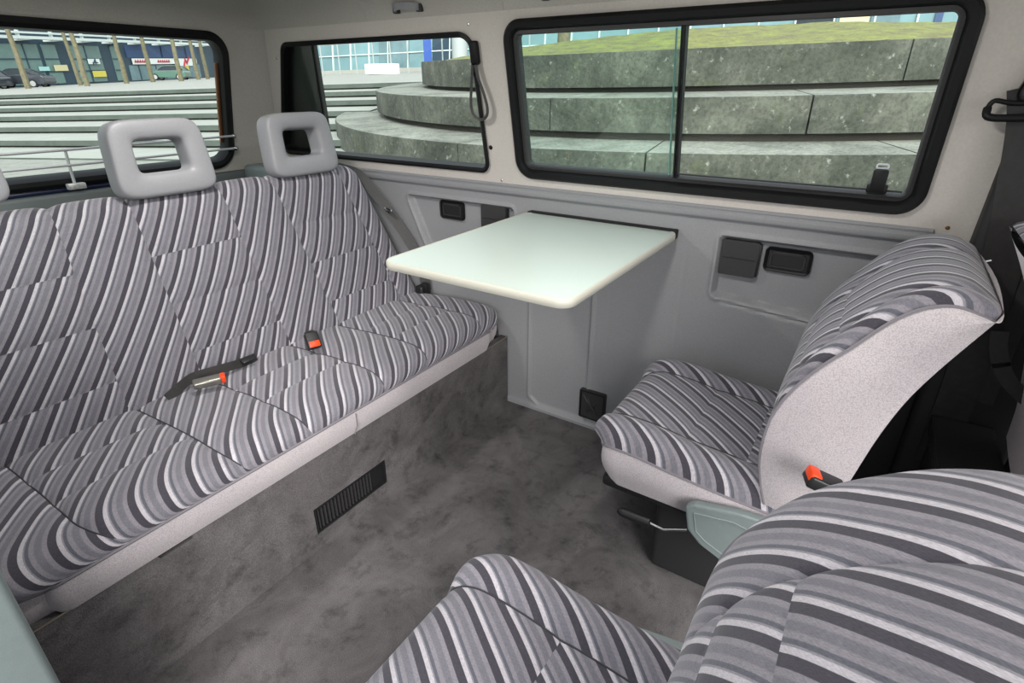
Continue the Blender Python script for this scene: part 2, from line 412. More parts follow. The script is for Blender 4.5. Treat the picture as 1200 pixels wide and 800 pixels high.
# headliner seams (raised welts)
bm = bmesh.new()
for ycut in (1.62, 1.05, .2):
    pts = []
    for ins, z in cove: pts.append(Vector((1.66-ins-.0005, min(ycut, 2.2-max(0, ins-.1)*.9), z)))
    pts += [Vector((.8, ycut, 1.5025)), Vector((.4, ycut, 1.5025))]
    tube(bm, pts, .0011, 6)
struct(done('trim_1', bm, M['liner']))

# floor
f_ = slab('floor', [rect(-.06, 1.675, -1.6, 2.44)], lambda x, y, d: Vector((x, y, d)), -.06, 0, M['carpet']); struct(f_)

# lower side panel as a moulded height field
def sdpoly(px, py, poly):
    d = np.full(px.shape, 1e9); ins = np.zeros(px.shape, bool); n = len(poly)
    for i in range(n):
        ax, ay = poly[i]; bx, by = poly[(i+1) % n]; ex, ey = bx-ax, by-ay
        t = np.clip(((px-ax)*ex+(py-ay)*ey)/(ex*ex+ey*ey), 0, 1)
        d = np.minimum(d, np.hypot(px-ax-t*ex, py-ay-t*ey))
        c = ((ay > py) != (by > py)) & (px < (bx-ax)*(py-ay)/((by-ay) or 1e-9)+ax); ins ^= c
    return np.where(ins, -d, d)
def sstep(x, a, b): t = np.clip((x-a)/(b-a), 0, 1); return t*t*(3-2*t)
ys = np.arange(-.135, 2.36, .006); zs = np.linspace(0, .862, 150)
YY, ZZ = np.meshgrid(ys, zs); D = np.zeros(YY.shape)      # D>0 : outward (recessed)
rec2 = [(.345, .785), (.345, .63), (-.16, .595), (-.12, .755), (-.06, .785)]
rec1 = [(1.10, .785), (1.10, .62), (1.50, .62), (1.575, .785)]
for poly in (rec2, rec1):
    sd = sdpoly(YY, ZZ, poly)-.014
    D += .024*(1-sstep(sd, -.009, .003)) - .005*np.exp(-((sd-.008)/.006)**2)
sh = sdpoly(YY, ZZ, [(.33, .612), (.33, .600), (-.16, .565), (-.16, .577)])-.004       # shadow groove under the pocket
D += .006*(1-sstep(sh, -.004, .003))
ribp = sdpoly(YY, ZZ, [(1.0, .76), (1.0, .055), (.965, .03), (.76, .03), (.76, .76)])-.010
D += -.006*np.exp(-(ribp/.006)**2)+.003*(1-sstep(ribp, -.012, -.004))
for yy, z0 in ((.69, .78), (.455, .78), (.985+.07, .0)): D += .003*np.exp(-((YY-yy)/.0025)**2)*(ZZ < z0)
D += -.012*(1-sstep(ZZ, .012, .02))*(1)
D += -.006*sstep(ZZ, .842, .852)*(YY > -.2)
X = 1.668+D
vs = np.stack([X, YY, ZZ], -1).reshape(-1, 3).tolist(); nc = len(ys); fs = [(r*nc+c, r*nc+c+1, (r+1)*nc+c+1, (r+1)*nc+c) for r in range(len(zs)-1) for c in range(nc-1)]
n0 = len(vs); vs += [(1.72, -.135, 0), (1.72, 2.36, 0), (1.72, 2.36, .862), (1.72, -.135, .862)]
fs.append((n0, n0+1, n0+2, n0+3))
struct(raw('trim_2', vs, fs, M['panel']))
def prof_y(name, prof, y0, y1, m, parent=None):   # extrude (x,z) polygon along y
    n = len(prof); vs = [(x, y0, z) for x, z in prof]+[(x, y1, z) for x, z in prof]
    fs = [tuple(range(n)), tuple(range(2*n-1, n-1, -1))]+[(i, (i+1) % n, (i+1) % n+n, i+n) for i in range(n)]
    return raw(name, vs, fs, m, parent)
struct(prof_y('trim_3', [(1.655, .852), (1.652, .857), (1.652, .866), (1.656, .871), (1.658, .871), (1.658, .876), (1.655, .878), (1.655, .882), (1.66, .886), (1.675, .886), (1.675, .85)], -.13, 2.2, M['panel']))
# left rear quarter lower panel, pillar by the sliding door
bm = bmesh.new(); box(bm, -.10, -.04, .98, 2.40, 0, .86, .004); struct(done('trim_4', bm, M['panel']))
bm = bmesh.new(); box(bm, -.11, .076, .86, .955, 0, 1.40, .012, 3); struct(done('trim_5', bm, M['tealgrey']))
# tailgate lower trim and rear shelf
bm = bmesh.new(); box(bm, -.04, 1.66, 2.36, 2.44, 0, .86, .01, 3); struct(done('trim_6', bm, mat('shaded_tailgate_plastic', srgb(92, 98, 99), .5)))  # grey-green plastic darkened to paint the shade below the rear window
bm = bmesh.new(); box(bm, 1.455, 1.655, 2.10, 2.37, .70, .885, .02, 3); struct(done('trim_7', bm, M['tealgrey']))
# B pillar and cab shell
bm = bmesh.new(); box(bm, 1.60, 1.72, -.42, -.205, 0, 1.42, .015, 3); struct(done('trim_8', bm, M['dark']))
bm = bmesh.new(); box(bm, 1.64, 1.72, -.21, -.12, 0, .86, .01); struct(done('trim_9', bm, M['dark']))
bm = bmesh.new(); box(bm, 1.62, 1.70, -1.6, -.42, 0, .92, .01); struct(done('trim_10', bm, M['dark']))

# windows -----------------------------------------------------------------
def rubber(name, path, fn, prof, m, parent):
    bm = bmesh.new(); loopsweep(bm, path, fn, prof); return done(name, bm, m, parent)
ringp = [(.004, -.004), (.010, -.012), (.002, -.020), (-.012, -.018), (-.020, -.006), (-.022, .03), (.004, .03)]
w1 = empty('window_1', WR(.5, .92)); struct(w1)
def rel(o, root): 
    o.parent = root; o.matrix_parent_inverse = Matrix.Translation(-root.location); return o
rel(rubber('window_seal', win_side, WR, ringp, M['rubber'], None), w1)
inn = rrect(-.066, 1.026, .944, 1.349, .028, 8)
rel(rubber('inner_channel', inn, WR, [(.0, -.004), (-.010, -.006), (-.014, .0), (-.014, .024), (0, .024)], M['black2'], None), w1)
gl = rrect(-.05, .53, .96, 1.332, .012, 3); rel(pane('sliding_pane', gl, WR, .014, .004, M['glass2']), w1)
gl = rrect(.505, 1.01, .96, 1.334, .02, 3); g_ = pane('fixed_pane', gl, WR, .004, .004, M['glass']); rel(g_, w1)
bm = bmesh.new(); loopsweep(bm, rect(.503, .516, .955, 1.34), WR, [(0, -.004), (-.006, -.004), (-.006, .018), (0, .018)]); rel(done('centre_bar', bm, M['rubber']), w1)
bm = bmesh.new(); loopsweep(bm, rect(.528, .531, .962, 1.332), WR, [(0, -.0), (-.0014, -.0), (-.0014, .008), (0, .008)]); rel(done('pane_edge', bm, M['gedge']), w1)
# running rail along the foot of the sliding half
bm = bmesh.new()
for zz, dd in ((.968, -.002), (.957, -.008)): tube(bm, [WR(-.045, zz, dd), WR(.50, zz, dd)], .0025, 6)
rel(done('running_rail', bm, M['black2']), w1)
bm = bmesh.new(); box(bm, -.016, .016, -.014, .014, 0, .052, .005, 2); box(bm, -.022, .022, -.016, .012, -.004, .018, .004, 2)
lt = done('latch', bm, M['rubber']); lt.matrix_world = Matrix.Translation(WR(.008, .967, -.008)) @ Matrix.Rotation(PI/2, 4, 'Z'); lt.parent = w1; lt.matrix_parent_inverse = Matrix.Translation(-w1.location)
bm = bmesh.new(); loopsweep(bm, rrect(-.014, .014, -.007, .007, .006, 4), lambda u, v, d: Vector((u, d, v)), [(0, 0), (-.004, 0), (-.004, .008), (0, .008)])
lc = done('latch_eye', bm, M['chrome']); lc.location = (0, -.008, .058); lc.parent = lt
w2 = empty('window_2', WR(1.7, .92)); struct(w2)
ringq = [(.004, -.002), (.007, -.008), (-.002, -.012), (-.010, -.006), (-.012, .03), (.004, .03)]
rel(rubber('window_seal', win_q, WR, ringq, M['rubber'], None), w2)
rel(pane('fixed_pane', pane_q, WR, .02, .004, M['glass2']), w2)
# dark D pillar seen through the rear end of the pane, with its edge strip
dp = [(1.962, 1.352), (2.05, .915), (2.35, .915), (2.13, 1.352)]
rel(slab('rear_edge_panel', [dp], WR, .026, .045, M['black']), w2)
bm = bmesh.new(); tube(bm, [WR(1.962, 1.35, .022), WR(2.05, .92, .022)], .006, 8); rel(done('edge_seal', bm, M['rubber']), w2)
w3 = empty('window_3', WB(.81, .9)); struct(w3)
rel(slab('gate_frame', [rrect(.10, 1.52, .83, 1.40, .05, 4), win_rear[::-1]], WB, .013, .05, M['black']), w3)
ringr = [(.010, -.004), (.016, -.014), (.0, -.022), (-.014, -.018), (-.022, .0), (-.022, .03), (.010, .03)]
rel(rubber('window_seal', win_rear, WB, ringr, M['rubber'], None), w3)
rel(pane('glass_pane', rrect(.20, 1.425, .905, 1.366, .05, 6), WB, .02, .004, M['glass2']), w3)
bm = bmesh.new(); box(bm, .20, 1.12, 2.385, 2.400, .862, .874, .004, 2); rel(done('blue_gate_edge', bm, M['blue']), w3)
bm = bmesh.new(); box(bm, 1.392, 1.404, -.006, .006, 0, .30, .002, 1)
for v in bm.verts: v.co.y = 2.41-KY*(v.co.z+.08)+v.co.y*1; v.co.z += .98
rel(done('sealant_strip', bm, M['brown']), w3)
w4 = empty('window_4', WL(1.7, .92)); struct(w4)
rel(rubber('window_seal', win_q, WL, ringq, M['rubber'], None), w4); rel(pane('fixed_pane', pane_q, WL, .02, .004, M['glass2']), w4)

# ================================================================= REAR BENCH
bench = empty('rear_bench', (.85, 1.33, 0))
tag(bench, 'wide three-seat rear bench in grey striped fabric on a carpeted box', 'bench seat')
def B(o): o.parent = bench; o.matrix_parent_inverse = Matrix.Translation(-bench.location); return o
SX = [.22, .506, .704, .992, 1.197, 1.503]
QP = {1, 3, 5}
cxb = .85
backprof = [(1.548, .385), (1.55, .405), (1.60, .525), (1.65, .65), (1.70, .775), (1.735, .865), (1.758, .895), (1.79, .903), (1.82, .885)]
def hwb(t): return .79-.105*max(0, (t-.05))**1.0-(.03*max(0, (t-.85)/.15)**2)
back, bl, br, bf, bline, LB = pillow('backrest', backprof, 1, hwb, cxb, SX, [.11, .256, .398], lambda x, a, b: Vector((x, a, b)), None, step=.0055, roll=.03, puff=.012, lean=1); B(back)
seatprof = [(1.60, .392), (1.52, .400), (1.42, .408), (1.30, .416), (1.20, .417), (1.14, .411), (1.105, .396), (1.088, .375)]
def hws(t):  # rounded front corners
    d = (1-t)*.53; r = .11
    return .808-(r-math.sqrt(max(0, r*r-(r-d)**2)) if d < r else 0)
seatc, sl, sr_, sf, sline, LS = pillow('seat_cushion', seatprof, -1, hws, .832, SX, [.20, .335], lambda x, a, b: Vector((x, a, b)), None, step=.0055, roll=.03, puff=.012, lean=-1, phase=.01); B(seatc)
# piping along the lengthwise seams of the cushion
for s in (.506, .704, .992, 1.197, 1.503, .22):
    bm = bmesh.new(); tube(bm, [p+Vector((0, 0, .0005)) for p in sline(s)[4:-3:2]], .0016, 6); B(done('seam_piping', bm, M['piping']))
edge = [p for p in sl[20:]]+sf[1:-1]+[p for p in sr_[20:][::-1]]
bm = bmesh.new(); tube(bm, edge[::2], .0038, 6); B(done('edge_piping', bm, M['gpiping']))
B(skirt('cushion_side', edge, lambda p, i: Vector((p.x+(.85-p.x)*.005, p.y+.012, .297)), None, M['plain'], bulge=.007, outward=lambda p, i: Vector((max(-1, min(1, (p.x-.832)/.08*max(0, abs(p.x-.832)-.68)*8)), -1 if p.y < 1.22 else -.02, 0)).normalized()))
bm = bmesh.new(); tube(bm, [Vector((.858, 1.0835, .368)), Vector((.856, 1.082, .33)), Vector((.853, 1.093, .299))], .0014, 6); B(done('side_seam', bm, M['gpiping']))
bm = bmesh.new(); tube(bm, [Vector(p)+Vector((.004, 0, -.004)) for p in sr_[20::3]]+[Vector((1.643, 1.15, .35)), Vector((1.64, 1.14, .29))], .004, 6); B(done('end_gap_shade', bm, M['piping']))  # dark tube painting the gap shade round the cushion's right end
bm = bmesh.new(); box(bm, .06, 1.595, 1.13, 1.62, .292, .372, .01); B(done('cushion_core', bm, M['dark']))
# backrest sides and rear
def bt(p, i):
    return Vector((p.x, max(p.y+.02, 1.72+(p.z-.385)*.26), p.z-.01))
B(skirt('backrest_side', br, bt, None, M['plain'], bulge=.004, outward=lambda p, i: Vector((1, 0, 0))))
B(skirt('backrest_side', bl, bt, None, M['plain'], bulge=.004, outward=lambda p, i: Vector((-1, 0, 0))))
bm = bmesh.new(); tube(bm, br[::3], .003, 6); B(done('backrest_piping', bm, M['piping']))
bm = bmesh.new()
b0 = [(.13, 1.71, .36), (1.57, 1.71, .36), (1.54, 1.84, .875), (.16, 1.84, .875)]
v_ = [bm.verts.new(p) for p in b0]+[bm.verts.new((p[0], p[1]+.02, p[2])) for p in b0]
for f in ((0, 1, 2, 3), (7, 6, 5, 4), (0, 4, 5, 1), (1, 5, 6, 2), (2, 6, 7, 3), (3, 7, 4, 0)): bm.faces.new([v_[i] for i in f])
B(done('backrest_shell', bm, M['dark'], smooth=False))
# carpeted box with notch, vent recess
bx = slab('seat_box', [[(.083, 0), (1.652, 0), (1.652, .297), (.392, .297), (.388, .284), (.318, .284), (.312, .297), (.083, .297)], rect(.687, .962, .047, .138)[::-1]],
          lambda x, z, d: Vector((x, 1.104+d+ (0.0), z)), 0, .03, M['carpet']); B(bx)
bm = bmesh.new(); box(bm, .083, .10, 1.134, 2.0, 0, .29); box(bm, 1.635, 1.652, 1.134, 2.0, 0, .29); box(bm, .10, 1.635, 1.22, 1.24, 0, .285); B(done('box_inner', bm, M['dark'], smooth=False))
bm = bmesh.new(); tube(bm, [(.083, 1.1035, .298), (.315, 1.1035, .298)], .002, 6); tube(bm, [(.39, 1.1035, .298), (1.652, 1.1035, .298)], .002, 6); B(done('box_binding', bm, mat('carpet_binding', srgb(120, 112, 100), .9)))
# vent grille in the box
vg = empty('vent_grille', (0, 0, 0)); 
bm = bmesh.new(); loopsweep(bm, rrect(.69, .959, .050, .135, .004, 2), lambda x, z, d: Vector((x, 1.108+d, z)), [(0, -.002), (-.006, -.002), (-.006, .02), (0, .02)])
box(bm, .905, .955, 1.112, 1.12, .052, .133); fr_ = B(done('vent_frame', bm, M['black']))
bm = bmesh.new()
for k in range(17):
    x = .702+k*.0122; box(bm, x, x+.004, 1.110, 1.126, .054, .131, 0, 1)
for zz in (.078, .104): box(bm, .696, .955, 1.118, 1.122, zz, zz+.003)
vs_ = done('vent_slats', bm, M['black2'], smooth=False); vs_.parent = fr_; vs_.matrix_parent_inverse = Matrix.Translation(-bench.location); vs_.matrix_parent_inverse = Matrix()
fr_.location = (0, 0, 0)
bpy.data.objects.remove(vg)
# headrests
def headrest(cx, w=.27, seat_parent=None):
    zb, zt = .905, 1.115; cz = (zb+zt)/2
    n = 48; rings = []; bm = bmesh.new()
    def sq(a, hw, hh, p=6.0):
        c, s = math.cos(a), math.sin(a); r = (abs(c/hw)**p+abs(s/hh)**p)**(-1/p); return c*r, s*r
    hx, hz = w/2, (zt-zb)/2; ix, iz = .069, .043
    # cross-section loop (fraction 0 outer ->1 inner, depth)
    prof = [(0.0, .030), (0.0, .056), (.035, .069), (.12, .075), (.50, .077), (.84, .072), (.97, .063), (1.0, .045), (1.0, .012), (.93, .0), (.5, -.004), (.12, 0), (.02, .012)]
    for k in range(n):
        a = 2*PI*k/n; ox, oz = sq(a, hx, hz, 7); jx, jz = sq(a, ix, iz, 9); jz += .006
        ring = []
        for f, d in prof:
            x = ox+(jx-ox)*f; z = oz+(jz-oz)*f
            taper = 1+.06*(-z/hz)                     # a little wider at the foot
            if f < .15: pass
            ring.append(bm.verts.new((x*taper, -d+.04, z)))
        rings.append(ring)
    m_ = len(prof)
    for k in range(n):
        for j in range(m_): bm.faces.new((rings[k][j], rings[k][(j+1) % m_], rings[(k+1) % n][(j+1) % m_], rings[(k+1) % n][j]))
    o = done('headrest', bm, M['head']); s = o.modifiers.new('s', 'SUBSURF'); s.levels = 2; s.render_levels = 2
    o.matrix_world = Matrix.Translation((cx, 1.765, cz)) @ Matrix.Rotation(-.13, 4, 'X')
    o.parent = bench; o.matrix_parent_inverse = Matrix.Translation(-bench.location)
    for sx in (-1, 1):
        bm = bmesh.new(); tube(bm, [(sx*.06, 0, -.09), (sx*.062, -.01, -.19)], .005, 8); done('post', bm, M['chrome']).parent = o
    return o
headrest(.835); headrest(1.313); h0 = headrest(.33); h0.location.z += .035

# seat belts at the bench ------------------------------------------------
def belt(name, label, pts, sides, w, m, cat='seat belt'):
    o = empty(name, pts[0]); tag(o, label, cat); bm = bmesh.new()
    P = smoothpts(pts, 6); ribbon(bm, P, sides, w, .0022); q = done('webbing', bm, m); rel(q, o); return o
def buckle(root, loc, rot, metal=False, btn=(0, 0), size=(.05, .028, .018), cap=False):
    bm = bmesh.new(); sx, sy, sz = size; box(bm, -sx/2, sx/2, -sy/2, sy/2, -sz/2, sz/2, .005, 3)
    b = done('buckle', bm, M['black'] if not metal else mat('brushed_buckle_metal', srgb(150, 148, 140), .35, metal=.8))
    b.matrix_world = Matrix.Translation(loc) @ rot; b.parent = root; b.matrix_parent_inverse = Matrix.Translation(-root.location)
    bm = bmesh.new()
    if metal: box(bm, sx/2-.004, sx/2+.010, -sy/2+.002, sy/2-.002, -sz/2+.001, sz/2+.001, .003, 2)
    else: box(bm, -sx/2-.0015, -sx/2+.018, -sy/2+.004, sy/2-.004, -.001, sz/2+.003, .003, 2)
    r = done('release_button', bm, M['orange']); r.parent = b; return b
v1 = belt('seat_belt', 'lap belt with silver buckle in the crease of the left bench place', [onz(196, 467, .425), onz(208, 456, .436), onz(226, 442, .446), onz(252, 434, .448), onz(280, 426, .440), onz(300, 418, .428)], (-.45, .35, .8), .026, M['webblk'])
buckle(v1, onz(243, 447, .452), Matrix.Rotation(-.42, 4, 'Z') @ Matrix.Rotation(.15, 4, 'X'), True, size=(.072, .030, .020))
bm = bmesh.new(); box(bm, -.02, .02, -.012, .012, -.003, .003, .002, 2); q = done('slider', bm, M['black']); q.matrix_world = Matrix.Translation(onz(290, 421, .444)) @ Matrix.Rotation(.3, 4, 'X'); q.parent = v1; q.matrix_parent_inverse = Matrix.Translation(-v1.location)
v2 = belt('seat_belt', 'black buckle with orange button between middle and right bench places', [(1.07, 1.575, .40), (1.065, 1.54, .43), (1.05, 1.50, .443)], (1, 0, 0), .028, M['webblk'])
c2 = onz(366, 398, .462)
bm = bmesh.new(); box(bm, -.021, .021, -.014, .014, -.030, .024, .005, 3); b_ = done('buckle', bm, M['black']); b_.matrix_world = Matrix.Translation(c2) @ Matrix.Rotation(-.35, 4, 'Z') @ Matrix.Rotation(-.55, 4, 'X'); b_.parent = v2; b_.matrix_parent_inverse = Matrix.Translation(-v2.location)
bm = bmesh.new(); box(bm, -.017, .017, -.017, -.008, -.026, -.006, .003, 2); r_b = done('release_button', bm, M['orange']); r_b.parent = b_
pts = [onx(404, 196, 1.58)+Vector((0, .05, 0)), onx(418, 203, 1.59), onx(436, 222, 1.60), onx(458, 250, 1.61), onx(478, 280, 1.62), onx(492, 305, 1.63), onx(500, 340, 1.635)]
v3 = belt('seat_belt', 'grey belt webbing running down beside the right end of the bench back', pts, [Vector((.7, -.56, .42))]*37, .040, M['web'])
bm = bmesh.new(); loopsweep(bm, rrect(-.028, .028, -.008, .008, .006, 3), lambda u, v, d: Vector((u, d, v)), [(0, 0), (-.004, 0), (-.004, .006), (0, .006)])
box(bm, -.036, -.024, -.002, .008, -.006, .006, .002); box(bm, .024, .036, -.002, .008, -.006, .006, .002)
tn = done('tongue', bm, M['chrome']); tn.matrix_world = Matrix.Translation(onx(456, 246, 1.595)) @ Matrix.Rotation(1.2, 4, 'Z'); tn.parent = v3; tn.matrix_parent_inverse = Matrix.Translation(-v3.location)
bm = bmesh.new(); box(bm, -.03, .03, -.02, .02, 0, .05, .01, 3); box(bm, -.012, .012, -.03, .0, .02, .06, .005)
an = done('belt_anchor', bm, M['black']); an.matrix_world = Matrix.Translation((1.655-.04, 1.50, .40)); an.parent = v3; an.matrix_parent_inverse = Matrix.Translation(-v3.location)

# ================================================================= SINGLE SEATS
def single_seat(name, cx, arm_side, label, recline=0, inner_arm=True):
    root = empty(name, (0, 0, 0)); tag(root, label, 'seat')
    global QP
    fn = lambda x, a, b: Vector((x, a, b))
    # cushion
    QP = {1}
    cp = [(-.03, .392), (.05, .398), (.14, .402), (.25, .410), (.34, .420), (.41, .420), (.452, .404), (.470, .375)]
    def hwc(t):
        d = (1-t)*.53; r = .10; return .25-.006*t-((r-math.sqrt(max(0, r*r-(r-d)**2)))*.75 if d < r else 0)
    c, l, r_, f, line, L = pillow('seat_cushion', cp, 1, hwc, cx, [cx-.145, cx+.145], [.145, .285], fn, root, step=.005, roll=.026, puff=.009, lean=1, bolster=.016, seamw=.014)
    for s in (cx-.145, cx+.145):
        bm = bmesh.new(); tube(bm, [p+Vector((0, 0, .0006)) for p in line(s)[4:-6:2]], .0017, 6); done('seam_piping', bm, M['piping'], root)
    e = l[4:]+f[1:-1]+r_[4:][::-1]
    bm = bmesh.new(); tube(bm, e[::2], .003, 6); done('edge_piping', bm, M['gpiping'], root)
    def tgt(p, i): return Vector((cx+(p.x-cx)*.95, p.y*.97-.002, .282+.02*max(0, (p.y-.40)/.07)))
    skirt('cushion_side', e, tgt, root, M['plain'], bulge=.012, outward=lambda p, i: Vector((p.x-cx, max(0, p.y-.3), 0)).normalized())
    bm = bmesh.new(); box(bm, cx-.232, cx+.232, -.05, .43, .262, .296, .01, 2); done('seat_pan', bm, M['black'], root)
    bm = bmesh.new(); box(bm, cx-.17, cx+.17, -.02, .30, 0.0, .265, .02, 3); done('pedestal', bm, M['dark'], root)
    # backrest
    QP = {1}
    bp = [(.045, .385), (.062, .44), (.074, .50), (.074, .57), (.061, .658), (.028, .735), (-.018, .803), (-.062, .858), (-.105, .888), (-.15, .896), (-.205, .878)]
    def rec(q): return (q[0]+(-.010-.030*max(0, min(1, (q[1]-.80)/.09)) if recline else 0), .42+(q[1]-.42)*(.94 if recline else 1))
    bp = [rec(q) for q in bp]
    def hwk(t):
        return .242+.008*math.sin(min(1, t*1.4)*PI)-.018*max(0, (t-.6)/.4)**2
    k, l, r_, f, line, L = pillow('backrest', bp, -1, hwk, cx, [cx-.205, cx+.085], [.19, .315, .415], fn, root, step=.005, roll=.017, puff=.008, lean=-.75, bolster=0, seamw=.014)
    bb = [(-.07, .40), (-.074, .473), (-.083, .528), (-.100, .62), (-.122, .70), (-.151, .768), (-.18, .825), (-.207, .874)]
    bb = [rec(q) for q in bb]; Q, _ = resample(smoothpts([(a, b, 0) for a, b in bb], 8), .005)
    def side(ed, sg):
        n = len(ed); e0 = ed; wf = lambda z: .024*(1-max(0, min(1, (z-.60)/.18)))
        ed = [p+Vector((sg*.004, wf(p.z), 0)) for p in e0]
        raw('edge_strip', e0+ed, [(i, i+1, n+i+1, n+i) for i in range(n-1)], M['plain'], root)
        def tg(p, i):
            q = Q[int(round(i/(n-1)*(len(Q)-1)))]; return Vector((cx+(p.x-cx)*.985, q.x, q.y))
        skirt('backrest_side', ed, tg, root, M['plain'], bulge=.016, rows=8, outward=lambda p, i: Vector((sg, 0, 0)))
        bm = bmesh.new(); tube(bm, ed[::2], .003, 6); done('side_piping', bm, M['gpiping'], root)
        return [tg(p, i) for i, p in enumerate(ed)]
    a = side(l, -1); b = side(r_, 1)
    vs = []; n = len(a)
    for i in range(n):
        for t in np.linspace(0, 1, 9): p = a[i].lerp(b[i], t); vs.append(p+Vector((0, -.012*math.sin(PI*t), 0)))
    fs = [(i*9+k_, i*9+k_+1, (i+1)*9+k_+1, (i+1)*9+k_) for i in range(n-1) for k_ in range(8)]
    raw('backrest_rear', vs, fs, M['plain'], root)
    # plastic hinge cover on the aisle side
    if inner_arm:
        sg = arm_side
        pl = [(.195, .345), (.205, .335), (.192, .275), (.165, .25), (.10, .222), (-.05, .215), (-.06, .33), (.0, .36), (.03, .375), (.10, .37), (.185, .352)]
        X0 = cx+sg*.262
        def fnp(u, v, d): return Vector((X0+sg*d, u, v))
        cov = slab('hinge_cover', [pl[::-1]], fnp, 0, .022, M['tealgrey'], root)
        bv = cov.modifiers.new('b', 'BEVEL'); bv.width = .006; bv.segments = 3; bv.limit_method = 'ANGLE'; bv.angle_limit = .6
        pin = [(.183, .330), (.172, .282), (.150, .265), (.09, .240), (-.04, .235), (-.04, .32), (.10, .345)]
        ring = bmesh.new(); loopsweep(ring, pin[::-1], fnp, [(.0015, .021), (0, .0245), (-.0015, .021)]); cr = done('raised_line', ring, M['tealgrey']); cr.parent = cov
        bm = bmesh.new(); tube(bm, [(cx+sg*.24, .20, .235), (cx+sg*.255, .25, .222), (cx+sg*.25, .30, .222)], .003, 8); rod = done('lever_rod', bm, M['chrome'], root)
        bm = bmesh.new(); tube(bm, smoothpts([(cx+sg*.25, .285, .222), (cx+sg*.25, .30, .221), (cx+sg*.248, .345, .218), (cx+sg*.246, .372, .216)], 4), [.008]+[.0125]*10+[.010, .007], 10)
        done('lever_grip', bm, M['black']).parent = rod
    return root
s1 = single_seat('single_seat', 1.31, -1, 'rear-facing striped single seat beside the grey side wall, cushion fully visible')
s2 = single_seat('single_seat', .385, 1, 'rear-facing striped single seat nearest the viewer at the bottom edge', 7)
for o, c in ((s1, (1.31, 0, 0)), (s2, (.385, 0, 0))):
    for ch in o.children: ch.matrix_parent_inverse = Matrix.Translation((-c[0], 0, 0))
    o.location = c
# buckle with orange button beside the first seat
b1 = empty('seat_belt_buckle', (1.01, .0, .40)); tag(b1, 'black buckle with orange button standing beside the wall-side single seat', 'seat belt buckle')
c0 = onx(966, 566, .97); b1.location = c0+Vector((0, -.02, -.06))
bm = bmesh.new(); tube(bm, [c0+Vector((0, -.09, -.10)), c0+Vector((0, -.05, -.03)), c0+Vector((0, -.015, 0))], .006, 8); rel(done('stalk', bm, M['black']), b1)
buckle(b1, c0, Matrix.Rotation(math.radians(-72), 4, 'Z') @ Matrix.Rotation(.35, 4, 'Y'), False, size=(.066, .040, .026))
# cab seat beyond
QP = set()
cs = copy_tree(s1); cs.name = 'cab_single_seat'; cs['label'] = 'forward-facing cab seat whose rounded backrest corner shows at the right edge'; cs.location = (1.27, -.445, .065); cs.rotation_euler = (0, 0, PI)
for ch in list(cs.children):
    if ch.name.startswith(('hinge_cover', 'lever_rod')):
        for g_ in list(ch.children): bpy.data.objects.remove(g_)
        bpy.data.objects.remove(ch)

# ================================================================= TABLE
tb = empty('folding_table', (1.66, .745, .80)); tag(tb, 'pale folding table with cream rounded edge hinged to the grey side wall', 'table')
fz = lambda x, y, d: Vector((x, y, d))
tl = rrect(.945, 1.645, .482, 1.01, (.035, .02, .02, .035), 8)
tl = rrect(.945, 1.645, .482, 1.01, .034, 8)
rel(slab('tabletop', [tl], fz, .780, .7995, M['laminate']), tb)
bm = bmesh.new(); loopsweep(bm, tl, fz, [(-.001, .7805), (-.001, .8005), (.002, .8008), (.0042, .798), (.0048, .79), (.0042, .782), (.002, .7795)]); rel(done('edge_band', bm, M['edge']), tb)
bm = bmesh.new(); box(bm, 1.640, 1.669, .485, 1.01, .776, .804, .003); rel(done('hinge_rail', bm, M['rubber']), tb)
for y0 in (.60, .87):
    bm = bmesh.new(); box(bm, 1.20, 1.63, y0, y0+.03, .762, .779, .004); rel(done('support_rail', bm, M['grey']), tb)

# things set in the side panel -------------------------------------------
def cubby(name, label, cat, y0, y1, z0, z1, tray):
    o = empty(name, (1.668, (y0+y1)/2, z0)); tag(o, label, cat); fx = lambda y, z, d: Vector((1.690-d, y, z))
    if tray:
        rel(slab('tray', [rrect(y0, y1, z0, z1, .010, 5)], fx, -.01, .004, M['black']), o)
        bm = bmesh.new(); loopsweep(bm, rrect(y0, y1, z0, z1, .012, 6), fx, [(.002, 0), (.002, .008), (-.001, .012), (-.006, .009), (-.007, .002)]); rel(done('rim', bm, M['rubber']), o)
        bm = bmesh.new(); loopsweep(bm, rrect(y0+.014, y1-.014, z0+.012, z1-.014, .008, 5), fx, [(.001, .003), (0, .009), (-.003, .009), (-.004, .003)]); rel(done('lid_edge', bm, M['black2']), o)
        bm = bmesh.new(); box(bm, 1.690-.012, 1.690-.003, y0+.02, y1-.02, z1-.013, z1-.009, .001); rel(done('pull_lip', bm, M['black2']), o)
    else:
        b = slab('lid', [rrect(y0, y1, z0, z1, .006, 4)], fx, -.004, .020, M['black2']); bv = b.modifiers.new('b', 'BEVEL'); bv.width = .002; bv.segments = 2; bv.limit_method = 'ANGLE'; rel(b, o)
        bm = bmesh.new(); box(bm, 1.690-.0215, 1.690-.0195, y0+.008, y1-.008, (z0+z1)/2-.001, (z0+z1)/2+.001); rel(done('lid_line', bm, M['black']), o)
        bm = bmesh.new(); box(bm, 1.690-.018, 1.690, y0-.004, y0+.002, z0+.004, z1-.004, .001); rel(done('hinge_side', bm, M['black']), o)
cubby('storage_box', 'square charcoal lidded box on the side wall left of the front ashtray', 'storage box', .249, .352, .688, .792, False)
cubby('ashtray', 'glossy black ashtray set in the side wall beside the single seat', 'ashtray', .114, .232, .717, .783, True)
cubby('storage_box', 'charcoal lidded box on the side wall partly hidden behind the table', 'storage box', 1.122, 1.232, .700, .800, False)
